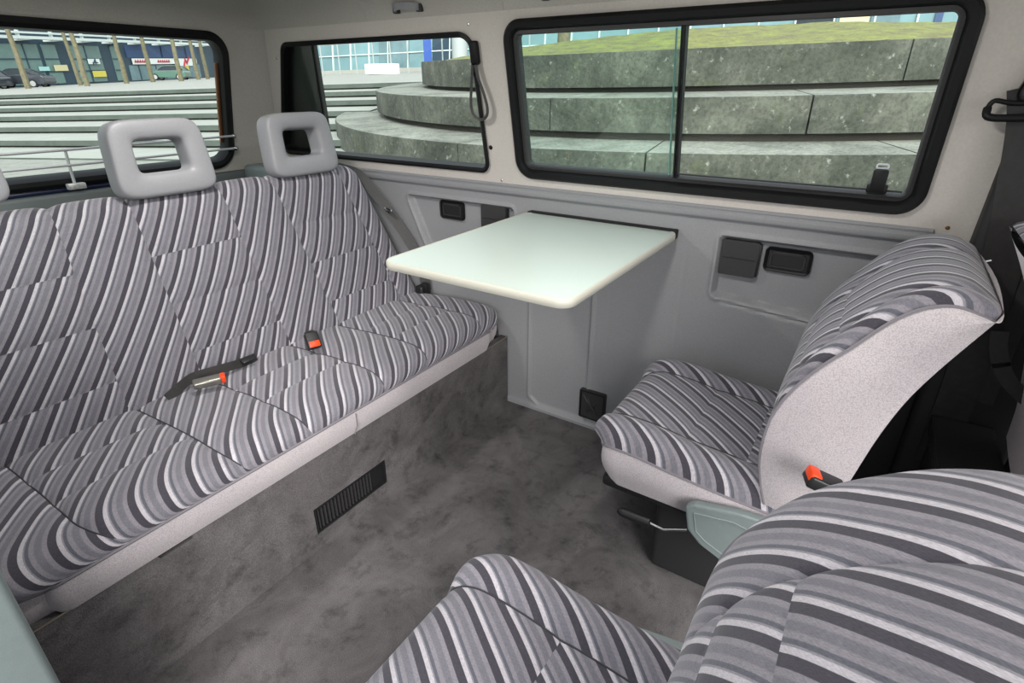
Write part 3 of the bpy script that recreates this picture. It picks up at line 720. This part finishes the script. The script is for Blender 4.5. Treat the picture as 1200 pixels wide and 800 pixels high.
cubby('ashtray', 'glossy black ashtray set in the side wall near the bench', 'ashtray', 1.324, 1.440, .724, .792, True)
br_ = empty('table_leg_socket', (1.665, .72, .04)); tag(br_, 'square black table-leg socket low on the side wall near the floor', 'socket')
fx = lambda y, z, d: Vector((1.668-d, y, z))
rel(slab('plate', [rrect(.671, .776, .042, .164, .006, 4)], fx, 0, .014, M['black2']), br_)
bm = bmesh.new(); loopsweep(bm, rrect(.674, .773, .045, .161, .006, 4), fx, [(0, .012), (0, .018), (-.004, .018), (-.006, .012)]); rel(done('rim', bm, M['black']), br_)
bm = bmesh.new()
for a, b in (((.70, .07), (.745, .135)), ((.745, .075), (.705, .12)), ((.72, .10), (.76, .14))): tube(bm, [fx(a[0], a[1], .014), fx((a[0]+b[0])/2, (a[1]+b[1])/2, .021), fx(b[0], b[1], .014)], .004, 6)
rel(done('folds', bm, M['black2']), br_)
# grab strap on the C pillar
gs = empty('grab_strap', WR(1.188, 1.32, -.01)); tag(gs, 'looped black grab strap hanging between the two side windows', 'grab strap')
bm = bmesh.new(); box(bm, -.016, .016, -.010, .010, -.062, .006, .008, 3); q = done('clip', bm, M['rubber']); q.matrix_world = Matrix.Translation(wallpt(555, 62, -.016)+Vector((0, 0, .028))) @ Matrix.Rotation(PI/2, 4, 'Z') @ Matrix.Rotation(-.18, 4, 'X'); q.parent = gs; q.matrix_parent_inverse = Matrix.Translation(-gs.location)
P = [wallpt(*q) for q in ((554, 76, -.016), (552.5, 100, -.016), (552, 122, -.018), (555, 134, -.02), (563, 140, -.022), (570, 136, -.024), (571, 126, -.026), (567, 110, -.026), (560, 90, -.024), (557, 76, -.022))]
bm = bmesh.new(); ribbon(bm, smoothpts(P, 6), Vector((1, .75, 0)), .013, .009); rel(done('loop', bm, M['web']), gs)
# B pillar belt
v4 = empty('seat_belt', (1.59, -.23, 1.1)); tag(v4, 'wide dark belt webbing with guide loop on the pillar at right edge', 'seat belt')
bm = bmesh.new(); ribbon(bm, smoothpts([(1.585, -.205, 1.20), (1.582, -.225, 1.125), (1.585, -.245, 1.0), (1.59, -.262, .87), (1.59, -.275, .6), (1.59, -.28, .3)], 5), (0, 1, 0), .075, .003); rel(done('webbing', bm, M['webblk']), v4)
bm = bmesh.new(); ribbon(bm, smoothpts([(1.593, -.315, 1.16), (1.594, -.31, 1.0), (1.593, -.315, .87), (1.592, -.32, .5)], 5), (.3, 1, 0), .055, .003); rel(done('webbing', bm, M['webblk']), v4)
gc = onx(1185, 127, 1.575)
bm = bmesh.new(); tube(bm, smoothpts([gc+Vector((0, .038, .0)), gc+Vector((-.01, .034, -.016)), gc+Vector((-.012, .0, -.018)), gc+Vector((-.008, -.06, -.014))], 5), .0075, 10)
tube(bm, smoothpts([gc+Vector((0, .038, .0)), gc+Vector((-.002, .030, .014)), gc+Vector((0, .0, .010)), gc+Vector((0, -.06, .012))], 5), .005, 10)
rel(done('guide_loop', bm, M['rubber']), v4)
bm = bmesh.new(); box(bm, -.012, .014, -.06, .035, .0, .085, .022, 4, Matrix.Translation(gc+Vector((.005, -.03, .005))) @ Matrix.Rotation(.25, 4, 'X')); rel(done('guide_cover', bm, M['black2']), v4)
bm = bmesh.new(); c_ = onx(1132, 300, 1.60); tube(bm, [c_, c_+Vector((-.01, -.02, -.012)), c_+Vector((-.01, -.045, .0))], .004, 8); tube(bm, [c_+Vector((-.01, -.02, -.012)), c_+Vector((-.012, -.03, -.03))], .005, 8); rel(done('anchor_hook', bm, M['chrome']), v4)
# loose belt in the cab
v5 = empty('seat_belt', (1.35, -.45, .7)); tag(v5, 'thin black cab belt hanging in the dark gap behind the wall-side seat', 'seat belt')
bm = bmesh.new(); ribbon(bm, smoothpts([onx(1172, 388, 1.45), onx(1170, 410, 1.45), onx(1178, 440, 1.45), onx(1200, 465, 1.45), onx(1225, 480, 1.45)], 6), (0, .5, 1), .03, .002); rel(done('webbing', bm, M['webblk']), v5)
# cab stowage unit behind the seats
cb = empty('cab_cabinet', (1.45, -.55, 0)); tag(cb, 'low black box with ribbed edge in the gap behind the wall-side seat', 'cabinet')
bm = bmesh.new(); box(bm, 1.16, 1.585, -.36, -.255, 0, .40, .01); rel(done('body', bm, M['dark']), cb)
bm = bmesh.new(); box(bm, 1.14, 1.59, -.37, -.245, .40, .44, .005)
for k in range(5): box(bm, 1.14, 1.59, -.247, -.243, .403+k*.0075, .407+k*.0075)
rel(done('grained_top', bm, M['black2']), cb)
# ceiling-edge fittings: handle brackets (seen at the top edge), screws, hole plugs
def bolt(p, r, m, label, cat='screw', name='screw'):
    bm = bmesh.new(); bmesh.ops.create_uvsphere(bm, u_segments=12, v_segments=8, radius=r); bmesh.ops.scale(bm, vec=(.4, 1, 1), verts=bm.verts)
    o = done(name, bm, m); o.location = p; tag(o, label, cat); return o
bolt(WR(1.187, 1.372, 0), .0045, M['chrome'], 'small screw on the pale pillar above the grab strap')
bolt(WR(1.131, .895, 0), .0045, M['chrome'], 'small screw on the pale pillar below the side windows')
bolt(WR(2.176, 1.30, -.0), .006, M['chrome'], 'small screw beside the top rear corner of the quarter window')
bolt(WR(1.160, 1.006, 0), .008, M['rubber'], 'round black plug low on the pillar between the side windows', 'plug', 'hole_plug')
bolt(WR(-.155, .892, 0), .005, M['brown'], 'small brass screw on the pale wall above the single seat')
for (y0, y1, lab) in ((1.365, 1.465, 'grey roof grab handle end above the quarter window'), (.70, .90, 'dark roof grab handle at the top edge above the side window')):
    o = empty('ceiling_grab_bar', WR((y0+y1)/2, 1.43, -.02)); tag(o, lab, 'grab handle')
    P = [WR(y0, 1.425, -.0), WR(y0+.005, 1.432, -.022), WR(y0+.03, 1.437, -.034), WR(y1-.03, 1.437, -.034), WR(y1-.005, 1.432, -.022), WR(y1, 1.425, 0)]
    bm = bmesh.new(); ribbon(bm, smoothpts(P, 5), Vector((-.3, 0, 1)), .02, .010); rel(done('grip', bm, M['head'] if y0 > 1 else mat('mauve_plastic', srgb(110, 84, 90), .5)), o)
    for yy in (y0, y1):
        bm = bmesh.new(); box(bm, -.008, .008, -.012, .012, -.010, .014, .004, 2, Matrix.Translation(WR(yy, 1.425, -.008))); rel(done('mount', bm, M['black2']), o)
# luggage rail across the rear window
lr = empty('luggage_rail', (.81, 2.34, .95)); tag(lr, 'double chrome luggage rail running across the rear window', 'rail')
for z, yy in ((1.005, 2.345), (.955, 2.352)):
    bm = bmesh.new(); tube(bm, smoothpts([(.17, yy, z), (.5, yy-.004, z-.002), (.81, yy-.006, z-.003), (1.12, yy-.004, z-.001), (1.43, yy, z+.001)], 4), .0045, 8); rel(done('rod', bm, M['rail']), lr)
bm = bmesh.new(); tube(bm, [(.815, 2.345, 1.004), (.815, 2.35, .955), (.815, 2.355, .885)], .005, 8); rel(done('centre_post', bm, M['rail']), lr)
bm = bmesh.new(); box(bm, .788, .842, 2.335, 2.36, .872, .892, .003); rel(done('post_bracket', bm, mat('scuffed_aluminium', srgb(190, 190, 188), .4, metal=.5, var=.3, vscale=90)), lr)
for z in (1.006, .956):
    bm = bmesh.new(); bmesh.ops.create_uvsphere(bm, u_segments=12, v_segments=8, radius=.010); e_ = done('end_fitting', bm, M['chrome']); e_.location = (1.432, 2.348, z); rel(e_, lr)

# ================================================================= OUTSIDE
GX, GY = .049, -.011
def T(x, y, z): return Vector((x, y, z+GX*x+GY*y))       # the square slopes gently up to the right
CX, CY = 15.575, 3.646
def arc_block(R0, R1, a0, a1, z0, z1, m, name, parent=None, mt=None):
    n = max(3, int((a1-a0)*R0/.15)); vs = []; e = .015
    prof = [(R0, z0), (R0, z1-e), (R0-e*.3, z1-e*.3), (R0-e, z1), (R1, z1), (R1, z0)]
    for k in range(n+1):
        a = a0+(a1-a0)*k/n
        for r, z in prof: vs.append(T(CX+r*math.cos(a), CY+r*math.sin(a), z))
    m_ = len(prof); fs = []; mi = []
    for k in range(n):
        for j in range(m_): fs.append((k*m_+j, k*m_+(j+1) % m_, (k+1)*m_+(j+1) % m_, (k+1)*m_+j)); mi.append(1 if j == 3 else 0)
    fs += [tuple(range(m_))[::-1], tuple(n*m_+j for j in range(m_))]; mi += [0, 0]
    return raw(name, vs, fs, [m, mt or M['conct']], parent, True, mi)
tiers = [(1, 9.55, 8.3, .253, .458, 'lowest'), (2, 8.651, 7.3, .75, .40, 'middle'), (3, 7.609, 7.1, 1.269, .447, 'top')]
joint_px = {1: [(757, 179), (1075, 200)], 2: [(644.6, 130), (950, 130)], 3: [(1062, 80)]}
for k, R0, R1, z, h, nm in tiers:
    t = empty('terrace_tier', T(CX, CY, z-.5)); tag(t, '%s curved tier of weathered concrete blocks outside the side windows' % nm, 'terrace')
    js = []
    for (px, py) in joint_px[k]:
        d = ray(px, py); # intersect vertical cylinder
        ox, oy = -CX, -CY; a = d.x**2+d.y**2; b = 2*(ox*d.x+oy*d.y); c = ox*ox+oy*oy-R0*R0; s = (-b-math.sqrt(b*b-4*a*c))/(2*a)
        P = CAM+d*s; js.append(math.atan2(P.y-CY, P.x-CX) % (2*PI))
    js.sort(); st = js[1]-js[0] if len(js) > 1 else .70
    a = js[0]; lst = []
    while a > PI*.45: a -= st
    while a < 2*PI*.93: lst.append(a); a += st
    for i in range(len(lst)-1):
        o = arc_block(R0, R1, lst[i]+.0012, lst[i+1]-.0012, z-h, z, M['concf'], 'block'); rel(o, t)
    o = arc_block(R0-.12, R1, lst[0], lst[-1], {1: -.3, 2: .256, 3: .753}[k], z-h-.001, M['recess'], 'recessed_base', None, M['recess']); rel(o, t)
# tread infill between tiers (flat concrete rings run under the next tier) are the block tops themselves
# grass mound
vs = []; fs = []; nr, na = 26, 120
rnd = random.Random(5)
for r in range(nr+1):
    rr = 7.25*(1-r/nr)
    for k in range(na):
        a = 2*PI*k/na; h = .46*(1-(rr/7.25)**2)+.03*math.sin(a*9+rr)+rnd.uniform(-.012, .016)
        vs.append(T(CX+rr*math.cos(a), CY+rr*math.sin(a), 1.235+h))
for r in range(nr):
    for k in range(na): fs.append((r*na+k, r*na+(k+1) % na, (r+1)*na+(k+1) % na, (r+1)*na+k))
g = raw('grass_mound', vs, fs, M['grass']); tag(g, 'low mossy grass mound on top of the round terrace', 'grass', kind='stuff')
# stairs
nx_, ny_ = math.cos(.299), math.sin(.299); tx_, ty_ = -ny_, nx_
D0, TR, RI, ZP = 16.938, 1.392, .159, .756
nC = nx_*CX+ny_*CY; tC = tx_*CX+ty_*CY
st_ = empty('concrete_stairs', T(14, 10, .2)); tag(st_, 'long flight of broad pale concrete steps rising behind the rear window', 'stairs')
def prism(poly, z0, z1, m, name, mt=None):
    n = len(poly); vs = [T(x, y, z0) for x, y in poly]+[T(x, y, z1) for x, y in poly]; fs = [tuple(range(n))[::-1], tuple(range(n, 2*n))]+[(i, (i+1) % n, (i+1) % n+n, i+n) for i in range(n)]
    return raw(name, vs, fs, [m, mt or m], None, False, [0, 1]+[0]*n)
for k in range(0, 7):
    z = ZP-RI*k; d0 = D0-TR*k; d1 = d0+TR+.12
    if k == 0: d1 = d0+1.5
    def s0(d, R): q = R*R-(d-nC)**2; return tC+(math.sqrt(q) if q > 0 else 0)
    Rr = 8.9 if k >= 3 else 8.0
    sa, sb = s0(d0, Rr), s0(min(d1, d0+TR), Rr)
    S1 = 90
    pt = lambda d, s: (nx_*d+tx_*s, ny_*d+ty_*s)
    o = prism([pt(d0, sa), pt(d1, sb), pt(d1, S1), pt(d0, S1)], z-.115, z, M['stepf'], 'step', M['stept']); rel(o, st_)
    o2 = prism([pt(d0+.10, sa), pt(d1, sb), pt(d1, S1), pt(d0+.10, S1)], z-.165, z-.116, M['recess'], 'step_joint'); rel(o2, st_)
# plaza and ground
q = prism([(nx_*(D0+1.4)+tx_*-40, ny_*(D0+1.4)+ty_*-40), (nx_*160+tx_*-40, ny_*160+ty_*-40), (nx_*160+tx_*170, ny_*160+ty_*170), (nx_*(D0+1.4)+tx_*170, ny_*(D0+1.4)+ty_*170)], .3, .755, M['plaza'], 'plaza_paving'); struct(q)
q = prism([(-60, -60), (60, -60), (60, 90), (-60, 90)], -.6, -.23, M['ground'], 'street_ground'); struct(q)

# glass office building (far left in the rear window)
def ground_pt(px, depth, z=.756):
    """point at camera-forward distance depth in direction px, on the square's surface"""
    d = ray(px, 95); k = 1/math.hypot(d.x, d.y); ux, uy = d.x*k, d.y*k; dist = depth/(ux*math.cos(YAW)+uy*math.sin(YAW)); return T(ux*dist, uy*dist, z)
A = ground_pt(-40, 46); Bp = ground_pt(262, 80)
bd = (Bp-A); bd.z = 0; LBd = bd.length; bd.normalize(); bn = Vector((bd.y, -bd.x, 0))
if bn.dot(CAM-A) < 0: bn = -bn
def fac(px, py):   # (u, height) on the facade plane
    d = ray(px, py); t = (A-CAM).dot(bn)/d.dot(bn); P = CAM+d*t; u = (P-A).dot(bd); gz = A.z+(Bp.z-A.z)*u/LBd; return u, P.z-gz
def FP(u, h, d=0): gz = A.z+(Bp.z-A.z)*u/LBd; return A+bd*u+bn*d+Vector((0, 0, gz-A.z+h))
ob = empty('glass_office', A); tag(ob, 'dark teal glass shop building with white canopy rails beyond the square', 'building')
def fbox(name, u0, u1, h0, h1, d0, d1, m, parent=None):
    vs = [FP(u, h, d) for d in (d0, d1) for (u, h) in ((u0, h0), (u1, h0), (u1, h1), (u0, h1))]
    fs = [(0, 1, 2, 3), (7, 6, 5, 4), (0, 4, 5, 1), (1, 5, 6, 2), (2, 6, 7, 3), (3, 7, 4, 0)]
    o = raw(name, vs, fs, m, None, False)
    if parent: rel(o, parent)
    return o
HL, HU = fac(60, 47)[1], fac(60, 41)[1]; S1, S0 = fac(190, 68.5)[1], fac(190, 75)[1]; U1, U0 = fac(190, 54)[1], fac(190, 67.5)[1]
print('FACADE', HL, HU, S1, S0, U1, U0, LBd)
fbox('wall', -12, LBd+12, -2.5, 9.0, -4, -.3, M['frameT'], ob)
bays = [(0, 22), (22, 57), (62, 78), (92, 128), (141, 150), (158, 198), (200, 226), (228, 240)]
for i, (p0, p1) in enumerate(bays):
    u0, _ = fac(p0-6, 70); u1, _ = fac(p1-6, 70)
    if p0 >= 150:
        fbox('upper_window', u0, u1, U0, U1, -.3, -.22, M['navy'], ob); w_ = fbox('shop_window', u0, u1, .1, S0-.1, -.3, -.22, M['pane2'], ob)
    else:
        w_ = fbox('window', u0, u1, .15, HL-.35, -.3, -.22, M['pane'] if i % 2 == 0 or i == 1 or i == 3 else M['navy'], ob)
    n = max(1, int((u1-u0)/1.3))
    bmu = []
    for k in range(1, n): uu = u0+(u1-u0)*k/n; f_m = fbox('mullion', uu-.05, uu+.05, .15, HL-.35 if p0 < 150 else S0-.1, -.22, -.16, M['frameT']); f_m.parent = w_
    if p0 < 150:
        for hh in (1.1, 2.1, 3.3): f_m = fbox('mullion', u0, u1, hh-.05, hh+.05, -.22, -.16, M['frameT']); f_m.parent = w_
for hh, w_ in ((HL, .14), (HU, .09)): fbox('canopy_rail', -10, LBd+10, hh, hh+w_*1.6, .6, .8, M['mull'], ob)
for p in (14, 53, 89, 121, 151, 179, 205, 229):
    u, _ = fac(p, 45); fbox('canopy_post', u-.09, u+.09, HL, HU+.45, .5, .7, M['mull'], ob)
    vs = [FP(u, HL, .6), FP(u+1.5, HL, .6), FP(u, HL-.14, .6), FP(u, HL, -.3), FP(u+1.5, HL, -.3), FP(u, HL-.14, -.3)]
    rel(raw('canopy_bracket', vs, [(0, 1, 2), (3, 5, 4), (0, 3, 4, 1), (1, 4, 5, 2), (2, 5, 3, 0)], M['mull'], None, False), ob)
# fascia sign band, red lettering strokes
u0, _ = fac(157, 72); u1, _ = fac(231, 72)
fs_ = fbox('fascia_sign', u0, u1, S0, S1, -.2, -.05, M['white'], ob)
for pc in (166, 192):
    uc, _ = fac(pc, 72); bm = bmesh.new(); x = -1.0
    for k in range(6):
        tube(bm, [FP(uc-1.0+k*.36, S0*.7+S1*.3, -.03), FP(uc-.85+k*.36, S0*.3+S1*.7, -.03), FP(uc-.78+k*.36, S0*.68+S1*.32, -.03)], .06, 6)
    q = done('red_lettering', bm, M['red']); q.parent = fs_; q.matrix_parent_inverse = Matrix()
for o in list(ob.children):
    for c in o.children:
        if c.name.startswith(('mullion', 'red_lettering')): c.matrix_parent_inverse = Matrix()
# posters and notices standing in front of the glass
def sign(px, py0, py1, w, m, label, cat='poster', mark=None):
    u, h0 = fac(px, py1); _, h1 = fac(px, py0); o = fbox('poster', u-w/2, u+w/2, h0, h1, -.12, -.06, m); tag(o, label, cat)
    return o
sign(54, 78, 83, 1.0, mat('pale_cyan_notice', srgb(170, 214, 214), .5), 'pale cyan notice on the glass behind the dark saloon car')
sign(74, 76, 83, 1.4, M['cream'], 'cream poster on the dark door between the glass bays')
u_, h_ = fac(112, 74); sg = sign(112, 69, 75, 1.4, M['white'], 'small white square sign with dark symbol on the glass front')
bm = bmesh.new(); 
for a, b in (((-.3, -.25), (.1, .25)), ((.1, .25), (.1, -.25)), ((-.3, -.05), (.35, -.05))): tube(bm, [FP(u_+a[0], h_+.1+a[1], -.04), FP(u_+b[0], h_+.1+b[1], -.04)], .05, 6)
q = done('symbol', bm, M['frameT']); q.parent = sg
sign(119, 83, 90, 1.6, M['yellow'], 'pale yellow poster low in the wide glass bay')
sg = sign(217, 70, 90, 2.4, M['yellow'], 'tall white and yellow advertising panel beside the green car', 'advertising panel')
u_, h_ = fac(217, 70); _, hm = fac(217, 77)
q = fbox('white_header', u_-1.3, u_+1.3, hm, h_, -.07, -.03, M['white']); q.parent = sg
bm = bmesh.new(); tube(bm, [FP(u_-.5, hm-.1, 0), FP(u_, hm+.7, 0), FP(u_+.1, hm+.2, 0), FP(u_+.8, hm+.9, 0)], .1, 6); q = done('red_mark', bm, M['red']); q.parent = sg
# bare young trees
def pole_tree(px, depth, py_top, r, lean, label):
    p = ground_pt(px, depth); d = ray(px, py_top); top_h = 6.2
    bm = bmesh.new(); rr = random.Random(int(px)); P = [p+Vector((lean*bd.x*h+rr.uniform(-.03, .03), lean*bd.y*h, h)) for h in np.linspace(-.1, top_h, 9)]
    o = empty('young_tree', p); tag(o, label, 'tree'); tube(bm, P, [r*(1-.45*i/8) for i in range(9)], 8); rel(done('trunk', bm, M['bark']), o)
    bm = bmesh.new()
    for k in range(9):
        b = P[8-k % 3]; a = rr.uniform(0, 2*PI); tube(bm, [b, b+Vector((math.cos(a)*.5, math.sin(a)*.5, .7)), b+Vector((math.cos(a)*.8, math.sin(a)*.8, 1.6))], [.05, .03, .01], 5)
    rel(done('branches', bm, M['bark']), o)
pole_tree(31, 40, 37, .19, -.03, 'bare tree trunk in front of the dark saloon car')
pole_tree(93, 46, 45, .16, -.05, 'thinner bare trunk of the close pair left of the wide glass bay')
pole_tree(101, 41, 45, .19, -.03, 'thicker bare trunk of the close pair left of the wide glass bay')
pole_tree(148, 47, 50, .19, -.02, 'bare trunk right of the wide glass bay')
pole_tree(179, 50, 50, .20, -.02, 'thin bare trunk left of the green car')
pole_tree(213, 48, 50, .19, -.02, 'bare trunk standing before the green car')
pole_tree(233, 56, 50, .19, -.02, 'bare trunk right of the green car')
pole_tree(244, 58, 50, .19, -.02, 'bare trunk nearest the right edge of the rear window')
# cars
def car(label, m, p, ang, kind, wscale=1):
    o = empty('car', p, ang); tag(o, label, 'car'); o.scale = (.88, .88, .88)
    L = 4.7 if kind == 'saloon' else 4.0
    if kind == 'saloon':
        body = [(-2.35, .35), (-2.38, .62), (-2.30, .78), (-1.45, .92), (1.45, 1.02), (2.15, .98), (2.33, .85), (2.35, .45), (2.2, .28), (-2.2, .28)]
        roof = [(-1.30, .93), (-.55, 1.38), (.1, 1.47), (.75, 1.42), (1.60, 1.02)]
    else:
        body = [(-1.98, .35), (-2.0, .62), (-1.9, .80), (-1.1, .95), (1.85, 1.0), (1.98, .85), (1.98, .4), (1.85, .28), (-1.85, .28)]
        roof = [(-1.05, .95), (-.45, 1.38), (.3, 1.46), (1.4, 1.42), (1.85, 1.0)]
    def ext(prof, w0, w1, zs):
        prof = [(p[0], 0, p[1]) for p in prof]; n = len(prof); zmin = min(p[2] for p in prof); zmax = max(p[2] for p in prof)
        vs = []
        for s, in ((-1,), (1,)):
            for (x, _, z) in prof: w_ = w0+(w1-w0)*(z-zmin)/(zmax-zmin); vs.append((x, s*w_, z))
        return vs, [tuple(range(n))[::-1], tuple(range(n, 2*n))]+[(i, (i+1) % n, (i+1) % n+n, i+n) for i in range(n)]
    vs, fs = ext(body, .86, .88, 0); b_ = raw('body', vs, fs, m, o, False); bv = b_.modifiers.new('b', 'BEVEL'); bv.width = .06; bv.segments = 3
    vs, fs = ext(roof, .84, .66, 0); c_ = raw('cabin', vs, fs, M['cargl'], o, False)
    rp = smoothpts([(x, z+.01, 0) for x, z in roof], 4)
    for s in (-1, 1):
        bm = bmesh.new(); tube(bm, [(q.x, s*(.84-.18*(q.y-.93)/.54), q.y) for q in rp], .045, 6); q = done('roof_edge', bm, m); q.parent = o
    bm = bmesh.new(); i_ = len(roof)//2; box(bm, roof[1][0], roof[3][0], -.64, .64, 1.38, 1.47, .03, 2); done('roof', bm, m, o)
    for x in (-1.4, 1.38) if kind == 'saloon' else (-1.25, 1.25):
        for s in (-1, 1):
            bm = bmesh.new(); bmesh.ops.create_cone(bm, cap_ends=True, segments=28, radius1=.33, radius2=.33, depth=.22, matrix=Matrix.Translation((x, s*.80, .33)) @ Matrix.Rotation(PI/2, 4, 'X')); w_ = done('wheel', bm, M['tyre'], o)
            bm = bmesh.new(); bmesh.ops.create_cone(bm, cap_ends=True, segments=20, radius1=.22, radius2=.22, depth=.24, matrix=Matrix.Translation((x, s*.80, .33)) @ Matrix.Rotation(PI/2, 4, 'X')); done('rim', bm, M['rim'], w_)
    bm = bmesh.new(); tube(bm, [(-1.0, .9, .95), (1.3, .9, 1.0)], .015, 5); tube(bm, [(-1.0, -.9, .95), (1.3, -.9, 1.0)], .015, 5); done('window_trim', bm, M['chrome'], o)
    return o
vd = math.atan2(bd.y, bd.x)
car('dark grey saloon car parked behind the bare tree at left', M['carg'], ground_pt(25, 46.5), vd*0+math.radians(-57+8), 'saloon')
car('green hatchback parked beside the yellow advertising panel', M['carn'], ground_pt(201, 61), math.radians(-57+8), 'hatch')
car('dark car cut off at the left edge of the rear window', M['carg'], ground_pt(-24, 44), math.radians(-57+8), 'hatch')

# pale glass building beyond the terrace
A2 = ground_pt(330, 62); B2 = ground_pt(1250, 34)
A2.z += .0; e2 = B2-A2; e2.z = 0; L2 = e2.length; e2.normalize(); n2 = Vector((e2.y, -e2.x, 0))
if n2.dot(CAM-A2) < 0: n2 = -n2
def G2(u, h, d=0): gz = A2.z+(B2.z-A2.z)*u/L2; return A2+e2*u+n2*d+Vector((0, 0, gz-A2.z+h))
def f2(px, py):
    d = ray(px, py); t = (A2-CAM).dot(n2)/d.dot(n2); P = CAM+d*t; u = (P-A2).dot(e2); return u, P.z-(A2.z+(B2.z-A2.z)*u/L2)
def gbox(name, u0, u1, h0, h1, d0, d1, m, parent, tilt=0):
    vs = [G2(u, h, d-tilt*h) for d in (d0, d1) for (u, h) in ((u0, h0), (u1, h0), (u1, h1), (u0, h1))]
    o = raw(name, vs, [(0, 1, 2, 3), (7, 6, 5, 4), (0, 4, 5, 1), (1, 5, 6, 2), (2, 6, 7, 3), (3, 7, 4, 0)], m, None, False); rel(o, parent); return o
gb = empty('glass_hall', A2); tag(gb, 'pale cyan glass hall with slanting mullions behind the round terrace', 'building')
gbox('glass_front', -1, L2+25, -3, 14, -.5, 0, M['cyan'], gb, .12)
nmu = 0
for k in range(0, int(L2/2.2)+10):
    u = k*2.2+.6
    if u > L2+22: break
    gbox('mullion', u-.05, u+.05, 0, 9, 0, .12, M['mull'], gb, .12); nmu += 1
for hh in (1.5, 3.3, 5.0): gbox('cross_rail', -1, L2+22, hh-.04, hh+.04, 0, .14, M['mull'], gb, .12)
gbox('plinth', -1, L2+22, -3, .25, 0, .9, M['plaza'], gb)
for (p0, p1, m_) in ((443, 478, M['pane2']), (506, 540, M['frameT']), (925, 972, M['cargl']), (976, 1010, M['cream']), (1012, 1045, M['pane2']), (1085, 1094, M['navy'])):
    u0, _ = f2(p0, 60); u1, _ = f2(p1, 60); gbox('dark_bay', u0, u1, 0, 9, .02, .1, m_, gb, .12)
# handrail on the square with posts, banner, pillar, white box, tree
hr = empty('handrail', ground_pt(430, 50)); tag(hr, 'thin grey metal handrail on the square behind the quarter window', 'railing')
R_ = [ground_pt(p, 52-(p-370)*.06) for p in range(360, 640, 20)]
for hh in (1.0,):
    bm = bmesh.new(); tube(bm, [p+Vector((0, 0, hh+1.2)) for p in R_], .05, 6); rel(done('top_rail', bm, M['grey']), hr)
for p in R_: bm = bmesh.new(); tube(bm, [p, p+Vector((0, 0, 2.2))], .05, 6); rel(done('post', bm, M['grey']), hr)
p = ground_pt(449, 40)
bm = bmesh.new(); box(bm, -1.2, 1.2, -.3, .3, 0, .62, .03); o = done('white_box', bm, M['white']); o.location = p; o.rotation_euler.z = math.atan2(e2.y, e2.x); tag(o, 'low white box standing on the square before the glass hall', 'box')
p = ground_pt(503, 40); bm = bmesh.new(); box(bm, -.25, .25, -.04, .04, 0, 3.6); o = done('banner', bm, M['blueban']); o.location = p; o.rotation_euler.z = YAW-PI/2; tag(o, 'narrow vertical blue banner above the top terrace tier', 'banner')
p = ground_pt(540, 40); bm = bmesh.new(); tube(bm, [(0, 0, 0), (0, 0, 6)], .5, 20); o = done('round_column', bm, M['grey']); o.location = p; tag(o, 'pale round column at the front edge of the quarter window', 'column')
p = ground_pt(659, 30, .756); o = empty('tree_stump', p); tag(o, 'grey tree trunk rising behind the grass mound', 'tree')
bm = bmesh.new(); tube(bm, [p, p+Vector((0, 0, 2)), p+Vector((.1, 0, 6))], [.35, .28, .2], 10); rel(done('trunk', bm, M['bark']), o)

# ================================================================= LIGHT
sc = bpy.context.scene
wd = bpy.data.worlds.new('sky'); sc.world = wd; wd.use_nodes = True; nt = wd.node_tree; bg = nt.nodes['Background']
tc = N(nt, 'ShaderNodeTexCoord'); sp = N(nt, 'ShaderNodeSeparateXYZ'); nt.links.new(tc.outputs['Generated'], sp.inputs[0])
c = ramp(nt, sp.outputs[2], [(0.0, (.80, .84, .88, 1)), (.25, (.95, .97, 1, 1)), (1, (.80, .88, 1, 1))]); nt.links.new(c, bg.inputs[0]); bg.inputs[1].default_value = .58
sun = bpy.data.lights.new('sun', 'SUN'); sun.energy = 2.0; sun.angle = math.radians(40); sun.color = (1, .97, .93)
so = bpy.data.objects.new('sun', sun); COL.objects.link(so); so.rotation_euler = (Vector((.64, .60, -.44))).to_track_quat('-Z', 'Y').to_euler()
for (y, lab) in ((1.35, 'added unseen fill lamp on the headliner above the bench'), (.35, 'added unseen fill lamp on the headliner above the single seats')):  # lamps added out of view to brighten the interior
    o = empty('added_fill_lamp', (.81, y, 1.50)); tag(o, lab, 'lamp')
    bm = bmesh.new(); box(bm, .70, .92, y-.06, y+.06, 1.488, 1.503, .008, 3); rel(done('fill_lamp_base', bm, M['head']), o)
    em, ent, ep = newmat('fill_lamp_lens'); ep.inputs['Emission Color'].default_value = (1, .97, .92, 1); ep.inputs['Emission Strength'].default_value = 3
    bm = bmesh.new(); box(bm, .72, .90, y-.045, y+.045, 1.480, 1.4895, .004, 2); rel(done('fill_lamp_lens', bm, em), o)
    l = bpy.data.lights.new('added_fill_light', 'AREA'); l.shape = 'RECTANGLE'; l.size = .18; l.size_y = .09; l.energy = 2.6; l.color = (1, .97, .93)
    lo = bpy.data.objects.new('added_fill_light', l); COL.objects.link(lo); lo.location = (.81, y, 1.478)
# camera
cam = bpy.data.cameras.new('camera'); co = bpy.data.objects.new('camera', cam); COL.objects.link(co)
cam.sensor_width = 36; cam.lens = FPX/1200*36; cam.clip_start = .02; cam.clip_end = 500
co.matrix_world = Matrix(((Rv.x, Uv.x, -Fv.x, CAM.x), (Rv.y, Uv.y, -Fv.y, CAM.y), (Rv.z, Uv.z, -Fv.z, CAM.z), (0, 0, 0, 1)))
sc.camera = co
sc.view_settings.view_transform = 'Standard'; sc.view_settings.look = 'None'; sc.view_settings.gamma = 1; sc.view_settings.use_curve_mapping = False
sc.view_settings.exposure = 1.28
